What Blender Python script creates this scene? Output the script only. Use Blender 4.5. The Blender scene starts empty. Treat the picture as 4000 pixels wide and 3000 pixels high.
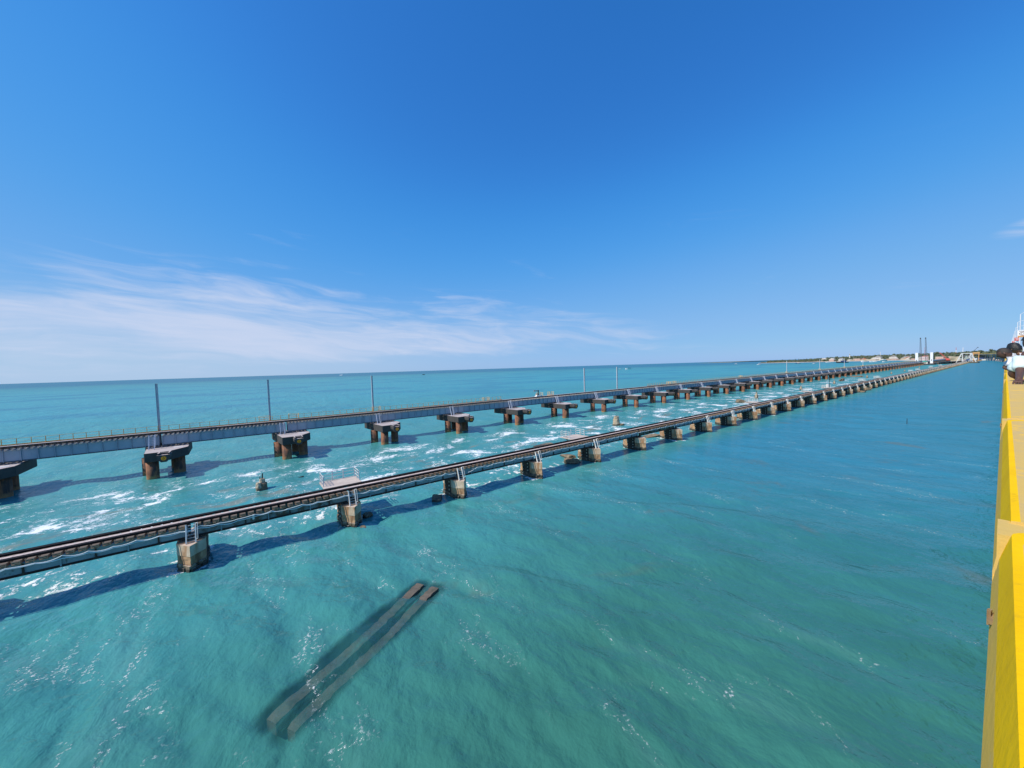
import bpy, bmesh, math, random
import numpy as np
from mathutils import Vector, Matrix, noise as mnoise

SC = bpy.context.scene
COL = SC.collection
rnd = random.Random(7)
# Frame: X runs along the railway bridges, Y across the strait away from the viewer, Z up, water at z = 0.
H = 16.347                      # eye height above the water

# ------------------------------------------------------------------ camera
cam_d = bpy.data.cameras.new('camera')
cam_d.sensor_width = 36.0
cam_d.lens = 12.817
cam_d.clip_start = 0.05
cam_d.clip_end = 60000.0
cam = bpy.data.objects.new('camera', cam_d)
COL.objects.link(cam)
YAW, PITCH, ROLL = math.radians(36.3269), math.radians(2.5211), math.radians(-1.7689)
fw = Vector((math.sin(YAW)*math.cos(PITCH), math.cos(YAW)*math.cos(PITCH), -math.sin(PITCH)))
r0 = Vector((math.cos(YAW), -math.sin(YAW), 0.0))
u0 = r0.cross(fw)
rt = r0*math.cos(ROLL) + u0*math.sin(ROLL)
up = -r0*math.sin(ROLL) + u0*math.cos(ROLL)
M = Matrix((rt, up, -fw)).transposed().to_4x4()
M.translation = Vector((0, 0, H))
cam.matrix_world = M
SC.camera = cam

# ------------------------------------------------------------------ sun and sky
SUN_TO = Vector((-0.92, 0.17, 1.0)).normalized()
SUN_EL = math.asin(SUN_TO.z)
SUN_AZ = math.atan2(SUN_TO.x, SUN_TO.y)
sun_d = bpy.data.lights.new('sun', 'SUN')
sun_d.energy = 5.0
sun_d.angle = math.radians(0.53)
sun_d.color = (1.0, 0.93, 0.82)
sun = bpy.data.objects.new('sun', sun_d)
COL.objects.link(sun)
sun.rotation_euler = SUN_TO.to_track_quat('Z', 'Y').to_euler()
sun.location = (0, 0, 200)

SC.render.engine = 'CYCLES'
SC.cycles.use_denoising = True
SC.cycles.max_bounces = 6
SC.cycles.diffuse_bounces = 3
SC.cycles.glossy_bounces = 3
SC.cycles.transparent_max_bounces = 8
SC.cycles.caustics_reflective = False
SC.cycles.caustics_refractive = False
SC.cycles.sample_clamp_indirect = 4.0
SC.view_settings.view_transform = 'Standard'
SC.view_settings.look = 'None'
SC.view_settings.exposure = 0.0
SC.view_settings.gamma = 1.0
SC.view_settings.use_curve_mapping = False


class NT:
    """small helper for writing node trees"""
    def __init__(self, tree):
        self.t = tree
    def n(self, kind, **kw):
        nd = self.t.nodes.new(kind)
        for k, v in kw.items():
            setattr(nd, k, v)
        return nd
    def put(self, sock, v):
        if v is None:
            return
        if isinstance(v, bpy.types.NodeSocket):
            self.t.links.new(v, sock)
        else:
            if isinstance(v, (tuple, list)) and len(v) == 3 and sock.type == 'RGBA':
                v = (*v, 1.0)
            sock.default_value = v
    def math(self, op, a, b=None, c=None, clamp=False):
        nd = self.n('ShaderNodeMath', operation=op, use_clamp=clamp)
        for i, v in enumerate((a, b, c)):
            if v is not None:
                self.put(nd.inputs[i], v)
        return nd.outputs[0]
    def vmath(self, op, a, b=None):
        nd = self.n('ShaderNodeVectorMath', operation=op)
        self.put(nd.inputs[0], a)
        if b is not None:
            self.put(nd.inputs[1], b)
        return nd.outputs[0]
    def ramp(self, v, lo, hi, a=0.0, b=1.0, smooth=True):
        nd = self.n('ShaderNodeMapRange', interpolation_type='SMOOTHSTEP' if smooth else 'LINEAR')
        self.put(nd.inputs['Value'], v)
        for k, x in (('From Min', lo), ('From Max', hi), ('To Min', a), ('To Max', b)):
            self.put(nd.inputs[k], x)
        return nd.outputs[0]
    def mix(self, fac, a, b, blend='MIX'):
        nd = self.n('ShaderNodeMix', data_type='RGBA', blend_type=blend)
        self.put(nd.inputs[0], fac)
        self.put(nd.inputs[6], a)
        self.put(nd.inputs[7], b)
        return nd.outputs[2]
    def noise(self, vec, scale, detail=3.0, rough=0.5, dist=0.0, w=None):
        nd = self.n('ShaderNodeTexNoise', noise_dimensions='3D')
        self.put(nd.inputs['Vector'], vec)
        self.put(nd.inputs['Scale'], scale)
        self.put(nd.inputs['Detail'], detail)
        self.put(nd.inputs['Roughness'], rough)
        self.put(nd.inputs['Distortion'], dist)
        return nd
    def mapping(self, vec, loc=(0, 0, 0), rot=(0, 0, 0), scale=(1, 1, 1)):
        nd = self.n('ShaderNodeMapping')
        self.put(nd.inputs[0], vec)
        nd.inputs['Location'].default_value = loc
        nd.inputs['Rotation'].default_value = rot
        nd.inputs['Scale'].default_value = scale
        return nd.outputs[0]
    def sep(self, v):
        nd = self.n('ShaderNodeSeparateXYZ')
        self.put(nd.inputs[0], v)
        return nd.outputs
    def comb(self, x, y, z=0.0):
        nd = self.n('ShaderNodeCombineXYZ')
        for i, v in enumerate((x, y, z)):
            self.put(nd.inputs[i], v)
        return nd.outputs[0]


def make_world():
    w = bpy.data.worlds.new('World')
    SC.world = w
    w.use_nodes = True
    g = NT(w.node_tree)
    bg = w.node_tree.nodes['Background']
    sky = g.n('ShaderNodeTexSky', sky_type='NISHITA', sun_disc=False)
    sky.sun_elevation = SUN_EL
    sky.sun_rotation = SUN_AZ
    sky.altitude = 0
    sky.air_density = 1.0
    sky.dust_density = 0.2
    sky.ozone_density = 10.0
    c = g.vmath('MULTIPLY', sky.outputs[0], (0.1, 0.1, 0.1))
    # the colour response of the picture (a vivid phone rendering) as one global curve over the whole sky
    cv = g.n('ShaderNodeRGBCurve')
    g.put(cv.inputs[1], c)
    pts = {0: [(0, 0), (.056, .032), (.089, .068), (.156, .160), (.264, .24), (.43, .29), (1, .62)],
           1: [(0, 0), (.105, .165), (.121, .187), (.19, .31), (.311, .415), (.444, .475), (.55, .51), (1, .70)],
           2: [(0, 0), (.25, .54), (.287, .60), (.409, .77), (.561, .825), (.70, .84), (1, .90)]}
    for ch, pl in pts.items():
        cu = cv.mapping.curves[ch]
        while len(cu.points) > 2:
            cu.points.remove(cu.points[1])
        cu.points[0].location = pl[0]
        cu.points[1].location = pl[-1]
        for p in pl[1:-1]:
            cu.points.new(*p)
    cv.mapping.update()
    skyc = cv.outputs[0]
    # thin cirrus low over the sea, denser to the north-west where the photograph looks
    tc = g.n('ShaderNodeTexCoord').outputs['Generated']
    x, y, z = g.sep(tc)
    az = g.math('ARCTAN2', x, y)                       # 0 = +Y, positive towards +X
    el = g.math('ARCSINE', z)
    wx = g.math('MULTIPLY', az, 1.0)
    wy = g.math('ADD', g.math('MULTIPLY', el, 4.2), g.math('MULTIPLY', az, 0.42))
    p = g.comb(wx, wy, 3.0)
    warp = g.noise(p, 2.2, 3.0, 0.55)
    wv = g.vmath('SUBTRACT', warp.outputs['Color'], (0.5, 0.5, 0.5))
    wv2 = g.vmath('MULTIPLY', wv, (0.55, 0.42, 0.0))
    p2 = g.vmath('ADD', p, wv2)
    n1 = g.noise(g.mapping(p2, loc=(12.2, 2.2, 0)), 2.6, 6.0, 0.55).outputs[0]
    n2 = g.noise(g.mapping(p2, rot=(0, 0, 0.25), scale=(1.0, 2.4, 1)), 6.0, 6.0, 0.62).outputs[0]
    top = g.math('SUBTRACT', 0.262, g.math('MULTIPLY', 0.155, g.math('POWER', g.math('SUBTRACT', az, 0.05), 2.0)))
    body = g.ramp(g.math('SUBTRACT', top, el), -0.02, 0.15)
    body = g.math('MULTIPLY', body, g.ramp(el, -0.01, 0.075))
    body = g.math('MULTIPLY', body, g.ramp(az, -2.6, -1.2))
    cov = g.math('ADD', g.math('MULTIPLY', g.math('SUBTRACT', n1, 0.5), 1.75), g.math('MULTIPLY', g.math('SUBTRACT', n2, 0.5), 1.05))
    cov = g.math('ADD', cov, g.math('MULTIPLY', body, 0.70))
    m = g.ramp(cov, 0.18, 1.12)
    m = g.math('MULTIPLY', m, g.ramp(body, 0.0, 0.25))
    # wisps far apart, higher and to the right
    n3 = g.noise(g.mapping(p2, loc=(7.1, 2.2, 0), scale=(1.0, 2.0, 1)), 4.2, 5.0, 0.6).outputs[0]
    wis = g.math('MULTIPLY', g.ramp(n3, 0.60, 0.86), g.math('MULTIPLY', g.ramp(el, 0.03, 0.10), g.ramp(el, 0.42, 0.2)))
    m = g.math('MAXIMUM', m, g.math('MULTIPLY', wis, 0.30))
    ea = g.math('DIVIDE', g.math('SUBTRACT', az, 1.63), 0.085)
    ee = g.math('DIVIDE', g.math('SUBTRACT', el, g.math('ADD', 0.195, g.math('MULTIPLY', g.math('SUBTRACT', az, 1.6), 0.12))), 0.020)
    rr = g.math('ADD', g.math('MULTIPLY', ea, ea), g.math('MULTIPLY', ee, ee))
    m = g.math('MAXIMUM', m, g.math('MULTIPLY', g.ramp(rr, 1.0, 0.0), g.ramp(n2, 0.32, 0.62, 0.0, 0.75)))
    veil = g.math('MULTIPLY', g.ramp(el, 0.20, 0.03), g.ramp(az, 1.0, -0.2))
    veil = g.math('MULTIPLY', veil, 0.62)
    c2 = g.mix(veil, skyc, (0.50, 0.64, 0.80))
    c3 = g.mix(g.math('MULTIPLY', m, 0.85), c2, (0.60, 0.68, 0.875))
    c4 = g.vmath('MULTIPLY', c3, (10, 10, 10))
    g.put(bg.inputs[0], c4)
    bg.inputs[1].default_value = 0.1
make_world()


# ------------------------------------------------------------------ the sea
def sea_mesh():
    """one sheet from under the viewer to the horizon, with real wave relief where waves can be seen"""
    rs = [2.0]
    while rs[-1] < 30000:
        rs.append(rs[-1] + max(0.10, rs[-1]*0.0115))
    rs = np.array(rs)
    a1 = np.linspace(math.radians(-25), math.radians(97), 620)     # azimuths in view (from +Y towards +X)
    a2 = np.linspace(math.radians(97), math.radians(335), 90)[1:-1]
    az = np.concatenate([a1, a2])
    R, A = np.meshgrid(rs, az, indexing='ij')
    X = R*np.sin(A); Y = R*np.cos(A)
    Z = np.zeros_like(X)
    g = np.random.RandomState(8)
    cell = np.maximum(R*0.0115, 0.10)
    for k in range(46):
        lam = 0.75*1.085**k + 0.1*g.rand()
        th = math.radians(-158) + g.normal(0, 0.55)
        amp = 0.0085*lam**0.80*(0.6 + 0.8*g.rand())*min(1.0, (5.0/lam)**0.75)
        kk = 2*math.pi/lam
        fade = np.clip((lam/cell - 3.0)/4.0, 0, 1)
        ph = kk*(X*math.cos(th) + Y*math.sin(th)) + g.rand()*6.283
        Z += amp*fade*(np.sin(ph) + 0.18*np.sin(2*ph + 0.6))
    # gusts: calmer and rougher areas
    calm = 0.75 + 0.25*np.sin(X*0.05 + 1.3*np.sin(Y*0.031)) * np.sin(Y*0.043 + 0.7)
    Z *= calm * np.clip((R - 2.0)/6.0, 0.3, 1.0)
    nr, na = X.shape
    v = np.stack([X, Y, Z], -1).reshape(-1, 3)
    i = np.arange(nr - 1)[:, None]*na
    j = np.arange(na)[None, :]
    jn = (j + 1) % na
    q = np.stack([i + j, i + na + j, i + na + jn, i + jn], -1).reshape(-1, 4)
    me = bpy.data.meshes.new('sea')
    cap = na                                                # close the hole under the viewer
    me.vertices.add(len(v) + 1)
    vv = np.concatenate([v, np.array([[0, 0, 0.0]])])
    me.vertices.foreach_set('co', vv.astype(np.float32).ravel())
    tri = np.stack([np.full(na, len(v)), np.arange(na), (np.arange(na) + 1) % na], -1)
    nl = q.size + tri.size
    me.loops.add(nl)
    me.loops.foreach_set('vertex_index', np.concatenate([q.ravel(), tri.ravel()]).astype(np.int32))
    me.polygons.add(len(q) + len(tri))
    st = np.concatenate([np.arange(len(q))*4, q.size + np.arange(len(tri))*3])
    me.polygons.foreach_set('loop_start', st.astype(np.int32))
    me.update(calc_edges=True)
    me.polygons.foreach_set('use_smooth', np.ones(len(q) + len(tri), dtype=bool))
    # counter-clockwise from above?
    if me.polygons[10].normal.z < 0:
        me.flip_normals()
    me.validate()
    return me

OLD_X0, OLD_P = -4.35, 13.0          # old bridge: first pier in view, pitch
NEW_X0, NEW_P = -12.79, 18.906       # new bridge
OLD_Y, NEW_Y = 42.9, 89.0            # track centre lines
BEAM_A = (Vector((0.25, 20.55)), Vector((10.15, 26.55)))
BEAM_B = (Vector((0.95, 19.42)), Vector((10.88, 25.48)))

def sea_material():
    m = bpy.data.materials.new('sea_water')
    m.use_nodes = True
    t = m.node_tree
    t.nodes.clear()
    g = NT(t)
    out = g.n('ShaderNodeOutputMaterial')
    pos = g.n('ShaderNodeNewGeometry').outputs['Position']
    X, Y, Z = g.sep(pos)
    flat = g.comb(X, Y, 0.0)
    dist = g.math('SQRT', g.math('ADD', g.math('MULTIPLY', X, X), g.math('MULTIPLY', Y, Y)))
    # --- colour of the water itself: greener over the near shoal, bluer out in the channel and far away
    big = g.noise(g.mapping(flat, scale=(1, 1.5, 1)), 0.010, 4.0, 0.55).outputs[0]
    med = g.noise(g.mapping(flat, rot=(0, 0, 0.5), scale=(1, 0.45, 1)), 0.16, 4.0, 0.55, 0.4).outputs[0]
    sml = g.noise(g.mapping(flat, rot=(0, 0, 0.35), scale=(1, 0.4, 1)), 0.55, 3.0, 0.5, 0.6).outputs[0]
    c_green = (0.037, 0.160, 0.128)
    c_turq = (0.054, 0.248, 0.252)
    c_blue = (0.026, 0.190, 0.278)
    gy = g.ramp(Y, 10.0, 44.0)
    col = g.mix(gy, c_green, c_turq)
    # the channel on the near side of the old bridge is deeper further along
    chan = g.math('MULTIPLY', g.ramp(Y, 41.0, 32.0), g.ramp(X, 12.0, 80.0))
    col = g.mix(g.math('MULTIPLY', chan, 0.85), col, c_blue)
    offs = g.math('MULTIPLY', g.ramp(big, 0.47, 0.62), g.ramp(Y, 110.0, 260.0))
    col = g.mix(g.math('MULTIPLY', offs, 0.75), col, c_blue)
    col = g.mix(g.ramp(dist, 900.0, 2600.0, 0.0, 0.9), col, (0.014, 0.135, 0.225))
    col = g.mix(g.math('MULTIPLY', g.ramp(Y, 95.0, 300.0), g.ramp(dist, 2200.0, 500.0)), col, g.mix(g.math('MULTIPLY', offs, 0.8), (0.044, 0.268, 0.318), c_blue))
    mk = g.ramp(dist, 60.0, 400.0, 0.42, 0.10)
    shade = g.math('ADD', 1.0, g.math('ADD', g.math('MULTIPLY', g.math('SUBTRACT', med, 0.5), mk), g.math('MULTIPLY', g.math('SUBTRACT', sml, 0.5), 0.28)))
    col = g.mix(1.0, col, g.comb(shade, shade, shade), 'MULTIPLY')
    # brown weed and rock under the surface
    rn = g.noise(flat, 0.13, 4.0, 0.6, 0.5).outputs[0]
    rmask = g.math('MULTIPLY', g.ramp(rn, 0.60, 0.74), g.ramp(Y, 85.0, 70.0))
    col = g.mix(g.math('MULTIPLY', rmask, 0.50), col, (0.115, 0.125, 0.085))
    # reef flat between the two bridges
    rf = g.noise(g.mapping(flat, scale=(0.5, 1.3, 1)), 0.20, 5.0, 0.62, 0.7).outputs[0]
    rband = g.math('MULTIPLY', g.ramp(Y, 50.0, 57.0), g.ramp(Y, 72.0, 65.0))
    rband = g.math('MULTIPLY', rband, g.ramp(X, 330.0, 240.0))
    rk = g.math('MULTIPLY', g.ramp(rf, 0.52, 0.66), rband)
    col = g.mix(g.math('MULTIPLY', rk, 0.75), col, (0.20, 0.185, 0.125))

    # --- foam
    warp = g.noise(flat, 0.9, 3.0, 0.6)
    wv = g.vmath('MULTIPLY', g.vmath('SUBTRACT', warp.outputs['Color'], (0.5, 0.5, 0.5)), (2.4, 2.4, 0.0))
    fpos = g.vmath('ADD', flat, wv)
    # lace: thin strings drawn out by the wind
    vor = g.n('ShaderNodeTexVoronoi', feature='DISTANCE_TO_EDGE')
    g.put(vor.inputs['Vector'], g.mapping(fpos, rot=(0, 0, 0.42), scale=(1.0, 0.42, 1)))
    g.put(vor.inputs['Scale'], 0.62)
    g.put(vor.inputs['Randomness'], 1.0)
    fine = g.noise(flat, 5.5, 4.0, 0.7).outputs[0]
    lace_w = g.math('MULTIPLY', g.ramp(fine, 0.40, 0.70), 0.055)
    lace = g.ramp(g.math('SUBTRACT', vor.outputs['Distance'], lace_w), 0.012, -0.012)
    # the lace shows only in patches
    pn = g.noise(g.mapping(flat, rot=(0, 0, 0.45), scale=(1.0, 0.38, 1)), 0.21, 4.0, 0.6, 0.5).outputs[0]
    left = g.ramp(X, 20.0, -4.0)
    patch = g.ramp(g.math('ADD', pn, g.math('MULTIPLY', left, 0.085)), 0.555, 0.69)
    speck = g.ramp(fine, 0.49, 0.66)
    fade_far = g.ramp(dist, 160.0, 60.0)
    f1 = g.math('MULTIPLY', g.math('MULTIPLY', g.math('MULTIPLY', lace, 0.85), patch), g.math('MULTIPLY', speck, fade_far))
    # clots of foam, blown off crests
    cl = g.noise(g.mapping(fpos, rot=(0, 0, 0.42), scale=(1, 0.5, 1)), 1.5, 5.0, 0.68).outputs[0]
    patch2 = g.ramp(g.math('ADD', pn, g.math('MULTIPLY', left, 0.07)), 0.54, 0.74)
    f2 = g.math('MULTIPLY', g.ramp(cl, g.math('SUBTRACT', 0.80, g.math('MULTIPLY', patch2, 0.13)), 0.83), g.ramp(patch2, 0.0, 0.15))
    f2 = g.math('MULTIPLY', g.math('MULTIPLY', f2, g.ramp(fine, 0.42, 0.62)), g.math('MULTIPLY', fade_far, g.ramp(patch2, 0.12, 0.45)))
    # surf on the reef flat between the bridges
    sb = g.noise(g.mapping(flat, rot=(0, 0, 0.35), scale=(0.8, 1.0, 1)), 0.17, 4.0, 0.58, 0.6).outputs[0]
    st1 = g.noise(g.mapping(fpos, rot=(0, 0, -0.10), scale=(0.62, 1.05, 1)), 1.1, 7.0, 0.76).outputs[0]
    fleck = g.noise(g.mapping(fpos, scale=(0.7, 1.0, 1)), 3.0, 4.0, 0.65).outputs[0]
    zone = g.math('MULTIPLY', g.ramp(Y, 45.0, 53.0), g.ramp(Y, 83.0, 74.0))
    zone = g.math('MULTIPLY', zone, g.ramp(X, 520.0, 300.0))
    lev = g.math('ADD', g.math('MULTIPLY', g.ramp(sb, 0.44, 0.68), 0.30), g.math('MULTIPLY', zone, 0.11))
    thr = g.math('SUBTRACT', 0.80, lev)
    f3 = g.math('MULTIPLY', g.ramp(g.math('ADD', g.math('SUBTRACT', st1, thr), g.math('MULTIPLY', g.math('SUBTRACT', fleck, 0.5), 0.35)), 0.0, 0.07), zone)
    fl2 = g.noise(g.mapping(fpos, scale=(0.75, 1.0, 1)), 2.0, 5.0, 0.72).outputs[0]
    f3b = g.math('MULTIPLY', g.ramp(g.math('ADD', fl2, g.math('MULTIPLY', g.ramp(sb, 0.35, 0.6), 0.12)), 0.645, 0.73), zone)
    f3 = g.math('MAXIMUM', f3, f3b)
    # white water washing round the feet of the old piers and in under the deck
    xm = g.math('SUBTRACT', g.math('PINGPONG', g.math('ADD', X, -OLD_X0), OLD_P*0.5), 0.0)
    dy = g.math('MAXIMUM', g.math('SUBTRACT', g.math('ABSOLUTE', g.math('SUBTRACT', Y, OLD_Y)), 1.8), 0.0)
    dpx = g.math('MAXIMUM', g.math('SUBTRACT', xm, 0.7), 0.0)
    dp = g.math('SQRT', g.math('ADD', g.math('MULTIPLY', dpx, dpx), g.math('MULTIPLY', dy, dy)))
    per = g.noise(g.comb(g.math('MULTIPLY', X, 0.077), 0.0, 5.0), 1.0, 0.0).outputs[0]
    rad = g.math('ADD', 0.35, g.math('MULTIPLY', g.ramp(per, 0.35, 0.7), 1.3))
    wsh = g.noise(fpos, 1.1, 5.0, 0.65).outputs[0]
    f4 = g.ramp(g.math('SUBTRACT', g.math('ADD', wsh, g.math('MULTIPLY', g.math('SUBTRACT', 1.0, g.math('DIVIDE', dp, rad), None, True), 0.30)), 0.66), 0.0, 0.06)
    f4 = g.math('MULTIPLY', f4, g.ramp(g.math('DIVIDE', dp, rad), 1.0, 0.75))
    # wash on the lee side under the deck
    lee = g.math('MULTIPLY', g.ramp(Y, 42.0, 44.5), g.ramp(Y, 53.0, 48.0))
    lee = g.math('MULTIPLY', lee, g.ramp(X, 160.0, 60.0))
    f5 = g.math('MULTIPLY', g.ramp(g.math('ADD', cl, g.math('MULTIPLY', g.ramp(sb, 0.40, 0.62), 0.16)), 0.655, 0.74), lee)
    foam = g.math('MAXIMUM', g.math('MAXIMUM', f1, f2), g.math('MAXIMUM', g.math('MAXIMUM', f3, f4), f5))
    foam = g.math('MINIMUM', g.math('MULTIPLY', foam, 0.92), 1.0)
    # milky water below foam
    milk = g.math('MULTIPLY', g.math('MULTIPLY', patch2, 0.12), fade_far)
    milk = g.math('ADD', milk, g.math('MULTIPLY', zone, g.math('MULTIPLY', g.ramp(sb, 0.42, 0.7), 0.28)))
    col = g.mix(milk, col, (0.20, 0.40, 0.38))

    # --- relief finer than the mesh
    b1 = g.noise(g.mapping(flat, rot=(0, 0, 0.40), scale=(1.0, 0.7, 1)), 0.8, 4.0, 0.55, 0.3).outputs[0]
    b2 = g.noise(g.mapping(flat, rot=(0, 0, 0.30), scale=(1.0, 0.75, 1)), 2.2, 3.0, 0.5, 0.2).outputs[0]
    b3 = g.noise(g.mapping(flat, rot=(0, 0, 0.40), scale=(1.0, 0.35, 1)), 0.16, 4.0, 0.6, 0.3).outputs[0]
    hgt = g.math('ADD', g.math('MULTIPLY', b1, 0.26), g.math('MULTIPLY', b2, 0.075))
    hgt = g.math('ADD', hgt, g.math('MULTIPLY', b3, g.ramp(dist, 40.0, 200.0, 0.0, 1.4)))
    hgt = g.math('ADD', hgt, g.math('MULTIPLY', foam, 0.03))
    bump = g.n('ShaderNodeBump')
    g.put(bump.inputs['Height'], hgt)
    bump.inputs['Strength'].default_value = 0.85
    bump.inputs['Distance'].default_value = 1.0
    nrm = bump.outputs[0]

    body = g.n('ShaderNodeBsdfDiffuse')
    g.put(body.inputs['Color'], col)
    g.put(body.inputs['Normal'], nrm)
    # the water is thin over the sunken beams, so they show through
    def seg_dist(a, b):
        d = b - a
        L2 = d.length_squared
        px = g.math('SUBTRACT', X, a.x); py = g.math('SUBTRACT', Y, a.y)
        tt = g.math('DIVIDE', g.math('ADD', g.math('MULTIPLY', px, d.x), g.math('MULTIPLY', py, d.y)), L2, clamp=True)
        ex = g.math('SUBTRACT', px, g.math('MULTIPLY', tt, d.x))
        ey = g.math('SUBTRACT', py, g.math('MULTIPLY', tt, d.y))
        return g.math('SQRT', g.math('ADD', g.math('MULTIPLY', ex, ex), g.math('MULTIPLY', ey, ey)))
    ds = g.math('MINIMUM', seg_dist(*BEAM_A), seg_dist(*BEAM_B))
    thin = g.math('MULTIPLY', g.ramp(g.math('ADD', ds, g.math('MULTIPLY', g.math('SUBTRACT', sml, 0.5), 0.6)), 1.10, 0.42), g.ramp(g.math('ADD', g.math('MULTIPLY', med, 0.6), g.math('MULTIPLY', sml, 0.4)), 0.30, 0.62, 0.80, 0.58))
    clear = g.n('ShaderNodeBsdfTransparent')
    clear.inputs[0].default_value = (0.92, 0.99, 0.98, 1)
    mx = g.n('ShaderNodeMixShader')
    g.put(mx.inputs[0], thin)
    t.links.new(body.outputs[0], mx.inputs[1])
    t.links.new(clear.outputs[0], mx.inputs[2])
    gl = g.n('ShaderNodeBsdfGlossy')
    gl.inputs['Color'].default_value = (1, 1, 1, 1)
    gl.inputs['Roughness'].default_value = 0.12
    g.put(gl.inputs['Normal'], nrm)
    fr = g.n('ShaderNodeFresnel')
    fr.inputs['IOR'].default_value = 1.33
    g.put(fr.inputs['Normal'], nrm)
    frc = g.math('MINIMUM', g.math('MULTIPLY', fr.outputs[0], 1.0), 0.22)
    mx2 = g.n('ShaderNodeMixShader')
    g.put(mx2.inputs[0], frc)
    t.links.new(mx.outputs[0], mx2.inputs[1])
    t.links.new(gl.outputs[0], mx2.inputs[2])
    fo = g.n('ShaderNodeBsdfDiffuse')
    fo.inputs['Color'].default_value = (0.80, 0.82, 0.82, 1)
    g.put(fo.inputs['Normal'], nrm)
    mx3 = g.n('ShaderNodeMixShader')
    g.put(mx3.inputs[0], foam)
    t.links.new(mx2.outputs[0], mx3.inputs[1])
    t.links.new(fo.outputs[0], mx3.inputs[2])
    t.links.new(mx3.outputs[0], out.inputs['Surface'])
    return m

sea = bpy.data.objects.new('sea', sea_mesh())
COL.objects.link(sea)
sea.data.materials.append(sea_material())
sea['kind'] = 'structure'

# ------------------------------------------------------------------ materials
MATS = {}
def pmat(name, c1, c2=None, scale=3.0, rough=0.7, bump=0.0, bscale=None, metallic=0.0, streak=False,
         stain=None, stain_amt=0.0, stain_scale=1.0, top=None, low=None, coord='Object', spec=0.5):
    """two-tone procedural surface; stain = (colour) in noise patches (drawn out downwards with streak);
    top = dusty colour on faces that look up; low = (colour, z0, z1) tide band in world height"""
    if name in MATS:
        return MATS[name]
    m = bpy.data.materials.new(name)
    m.use_nodes = True
    g = NT(m.node_tree)
    bs = m.node_tree.nodes['Principled BSDF']
    geo = g.n('ShaderNodeNewGeometry')
    pos = geo.outputs['Position']
    c2 = c2 or tuple(x*0.75 for x in c1)
    n = g.noise(pos, scale, 5.0, 0.6).outputs[0]
    col = g.mix(g.ramp(n, 0.35, 0.68), c1, c2)
    if stain is not None:
        sp = g.mapping(pos, scale=(1, 1, 0.22)) if streak else pos
        s1 = g.noise(sp, stain_scale, 6.0, 0.68, 0.3).outputs[0]
        sm = g.ramp(s1, 0.62 - 0.32*stain_amt, 0.72 - 0.22*stain_amt)
        col = g.mix(g.math('MULTIPLY', sm, 0.92), col, stain)
    z = g.sep(pos)[2]
    if low is not None:
        zz = g.math('ADD', z, g.math('MULTIPLY', g.math('SUBTRACT', g.noise(pos, 2.4, 4.0, 0.65).outputs[0], 0.5), 0.9))
        col = g.mix(g.ramp(zz, low[2], low[1]), col, low[0])
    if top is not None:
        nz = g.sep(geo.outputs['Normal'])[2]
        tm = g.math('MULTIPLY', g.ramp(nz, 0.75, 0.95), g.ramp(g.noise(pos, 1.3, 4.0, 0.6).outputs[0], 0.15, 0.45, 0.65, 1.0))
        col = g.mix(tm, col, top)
    g.put(bs.inputs['Base Color'], col)
    bs.inputs['Roughness'].default_value = rough
    bs.inputs['Metallic'].default_value = metallic
    bs.inputs['Specular IOR Level'].default_value = spec
    if bump:
        b = g.n('ShaderNodeBump')
        g.put(b.inputs['Height'], g.noise(pos, bscale or scale*4, 5.0, 0.65).outputs[0])
        b.inputs['Strength'].default_value = 1.0
        b.inputs['Distance'].default_value = bump
        g.put(bs.inputs['Normal'], b.outputs[0])
    MATS[name] = m
    return m

STONE = pmat('pier_stone', (0.50, 0.40, 0.28), (0.40, 0.28, 0.17), 1.6, 0.92, 0.05, 4.0, stain=(0.20, 0.11, 0.055), stain_amt=0.35,
             stain_scale=1.2, streak=True, low=((0.055, 0.050, 0.038), 0.25, 0.75), top=(0.46, 0.36, 0.28))
PLASTER = pmat('pier_render', (0.62, 0.51, 0.38), (0.50, 0.38, 0.26), 1.1, 0.9, 0.02, 6.0, stain=(0.36, 0.18, 0.08), stain_amt=0.48,
               stain_scale=0.8, streak=True, top=(0.52, 0.40, 0.31))
PLASTER_RUST = pmat('pier_render_rusty', (0.52, 0.34, 0.19), (0.38, 0.21, 0.11), 1.4, 0.9, 0.02, 6.0, stain=(0.18, 0.09, 0.045), stain_amt=0.45, stain_scale=1.1, streak=True)
DARKSTONE = pmat('wet_stone', (0.075, 0.066, 0.05), (0.14, 0.115, 0.075), 2.5, 0.7, 0.06, 6.0)
SHADESTONE = pmat('shaded_flank_stone', (0.030, 0.026, 0.022), (0.055, 0.045, 0.034), 2.2, 0.9, 0.05, 5.0)  # dark stone colour that stands for the deck's shade on the pier flanks
PALEPLATE = pmat('pale_plate', (0.62, 0.58, 0.46), (0.5, 0.45, 0.33), 4.0, 0.8)
GIRD_OLD = pmat('old_girder_paint', (0.25, 0.33, 0.36), (0.21, 0.285, 0.32), 0.8, 0.55, 0.0, stain=(0.055, 0.040, 0.028), stain_amt=0.10, stain_scale=1.1)
GIRD_RUST = pmat('old_girder_rust', (0.20, 0.255, 0.265), (0.165, 0.21, 0.215), 0.9, 0.7, 0.0, stain=(0.075, 0.050, 0.025), stain_amt=0.48, stain_scale=0.9)
GIRD_GREEN = pmat('old_girder_green', (0.10, 0.12, 0.075), (0.07, 0.085, 0.05), 1.2, 0.75, 0.0, stain=(0.24, 0.24, 0.17), stain_amt=0.35, stain_scale=1.3, streak=True)
GIRD_DARK = pmat('old_girder_edge', (0.030, 0.025, 0.022), (0.055, 0.034, 0.022), 1.8, 0.8)
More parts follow.
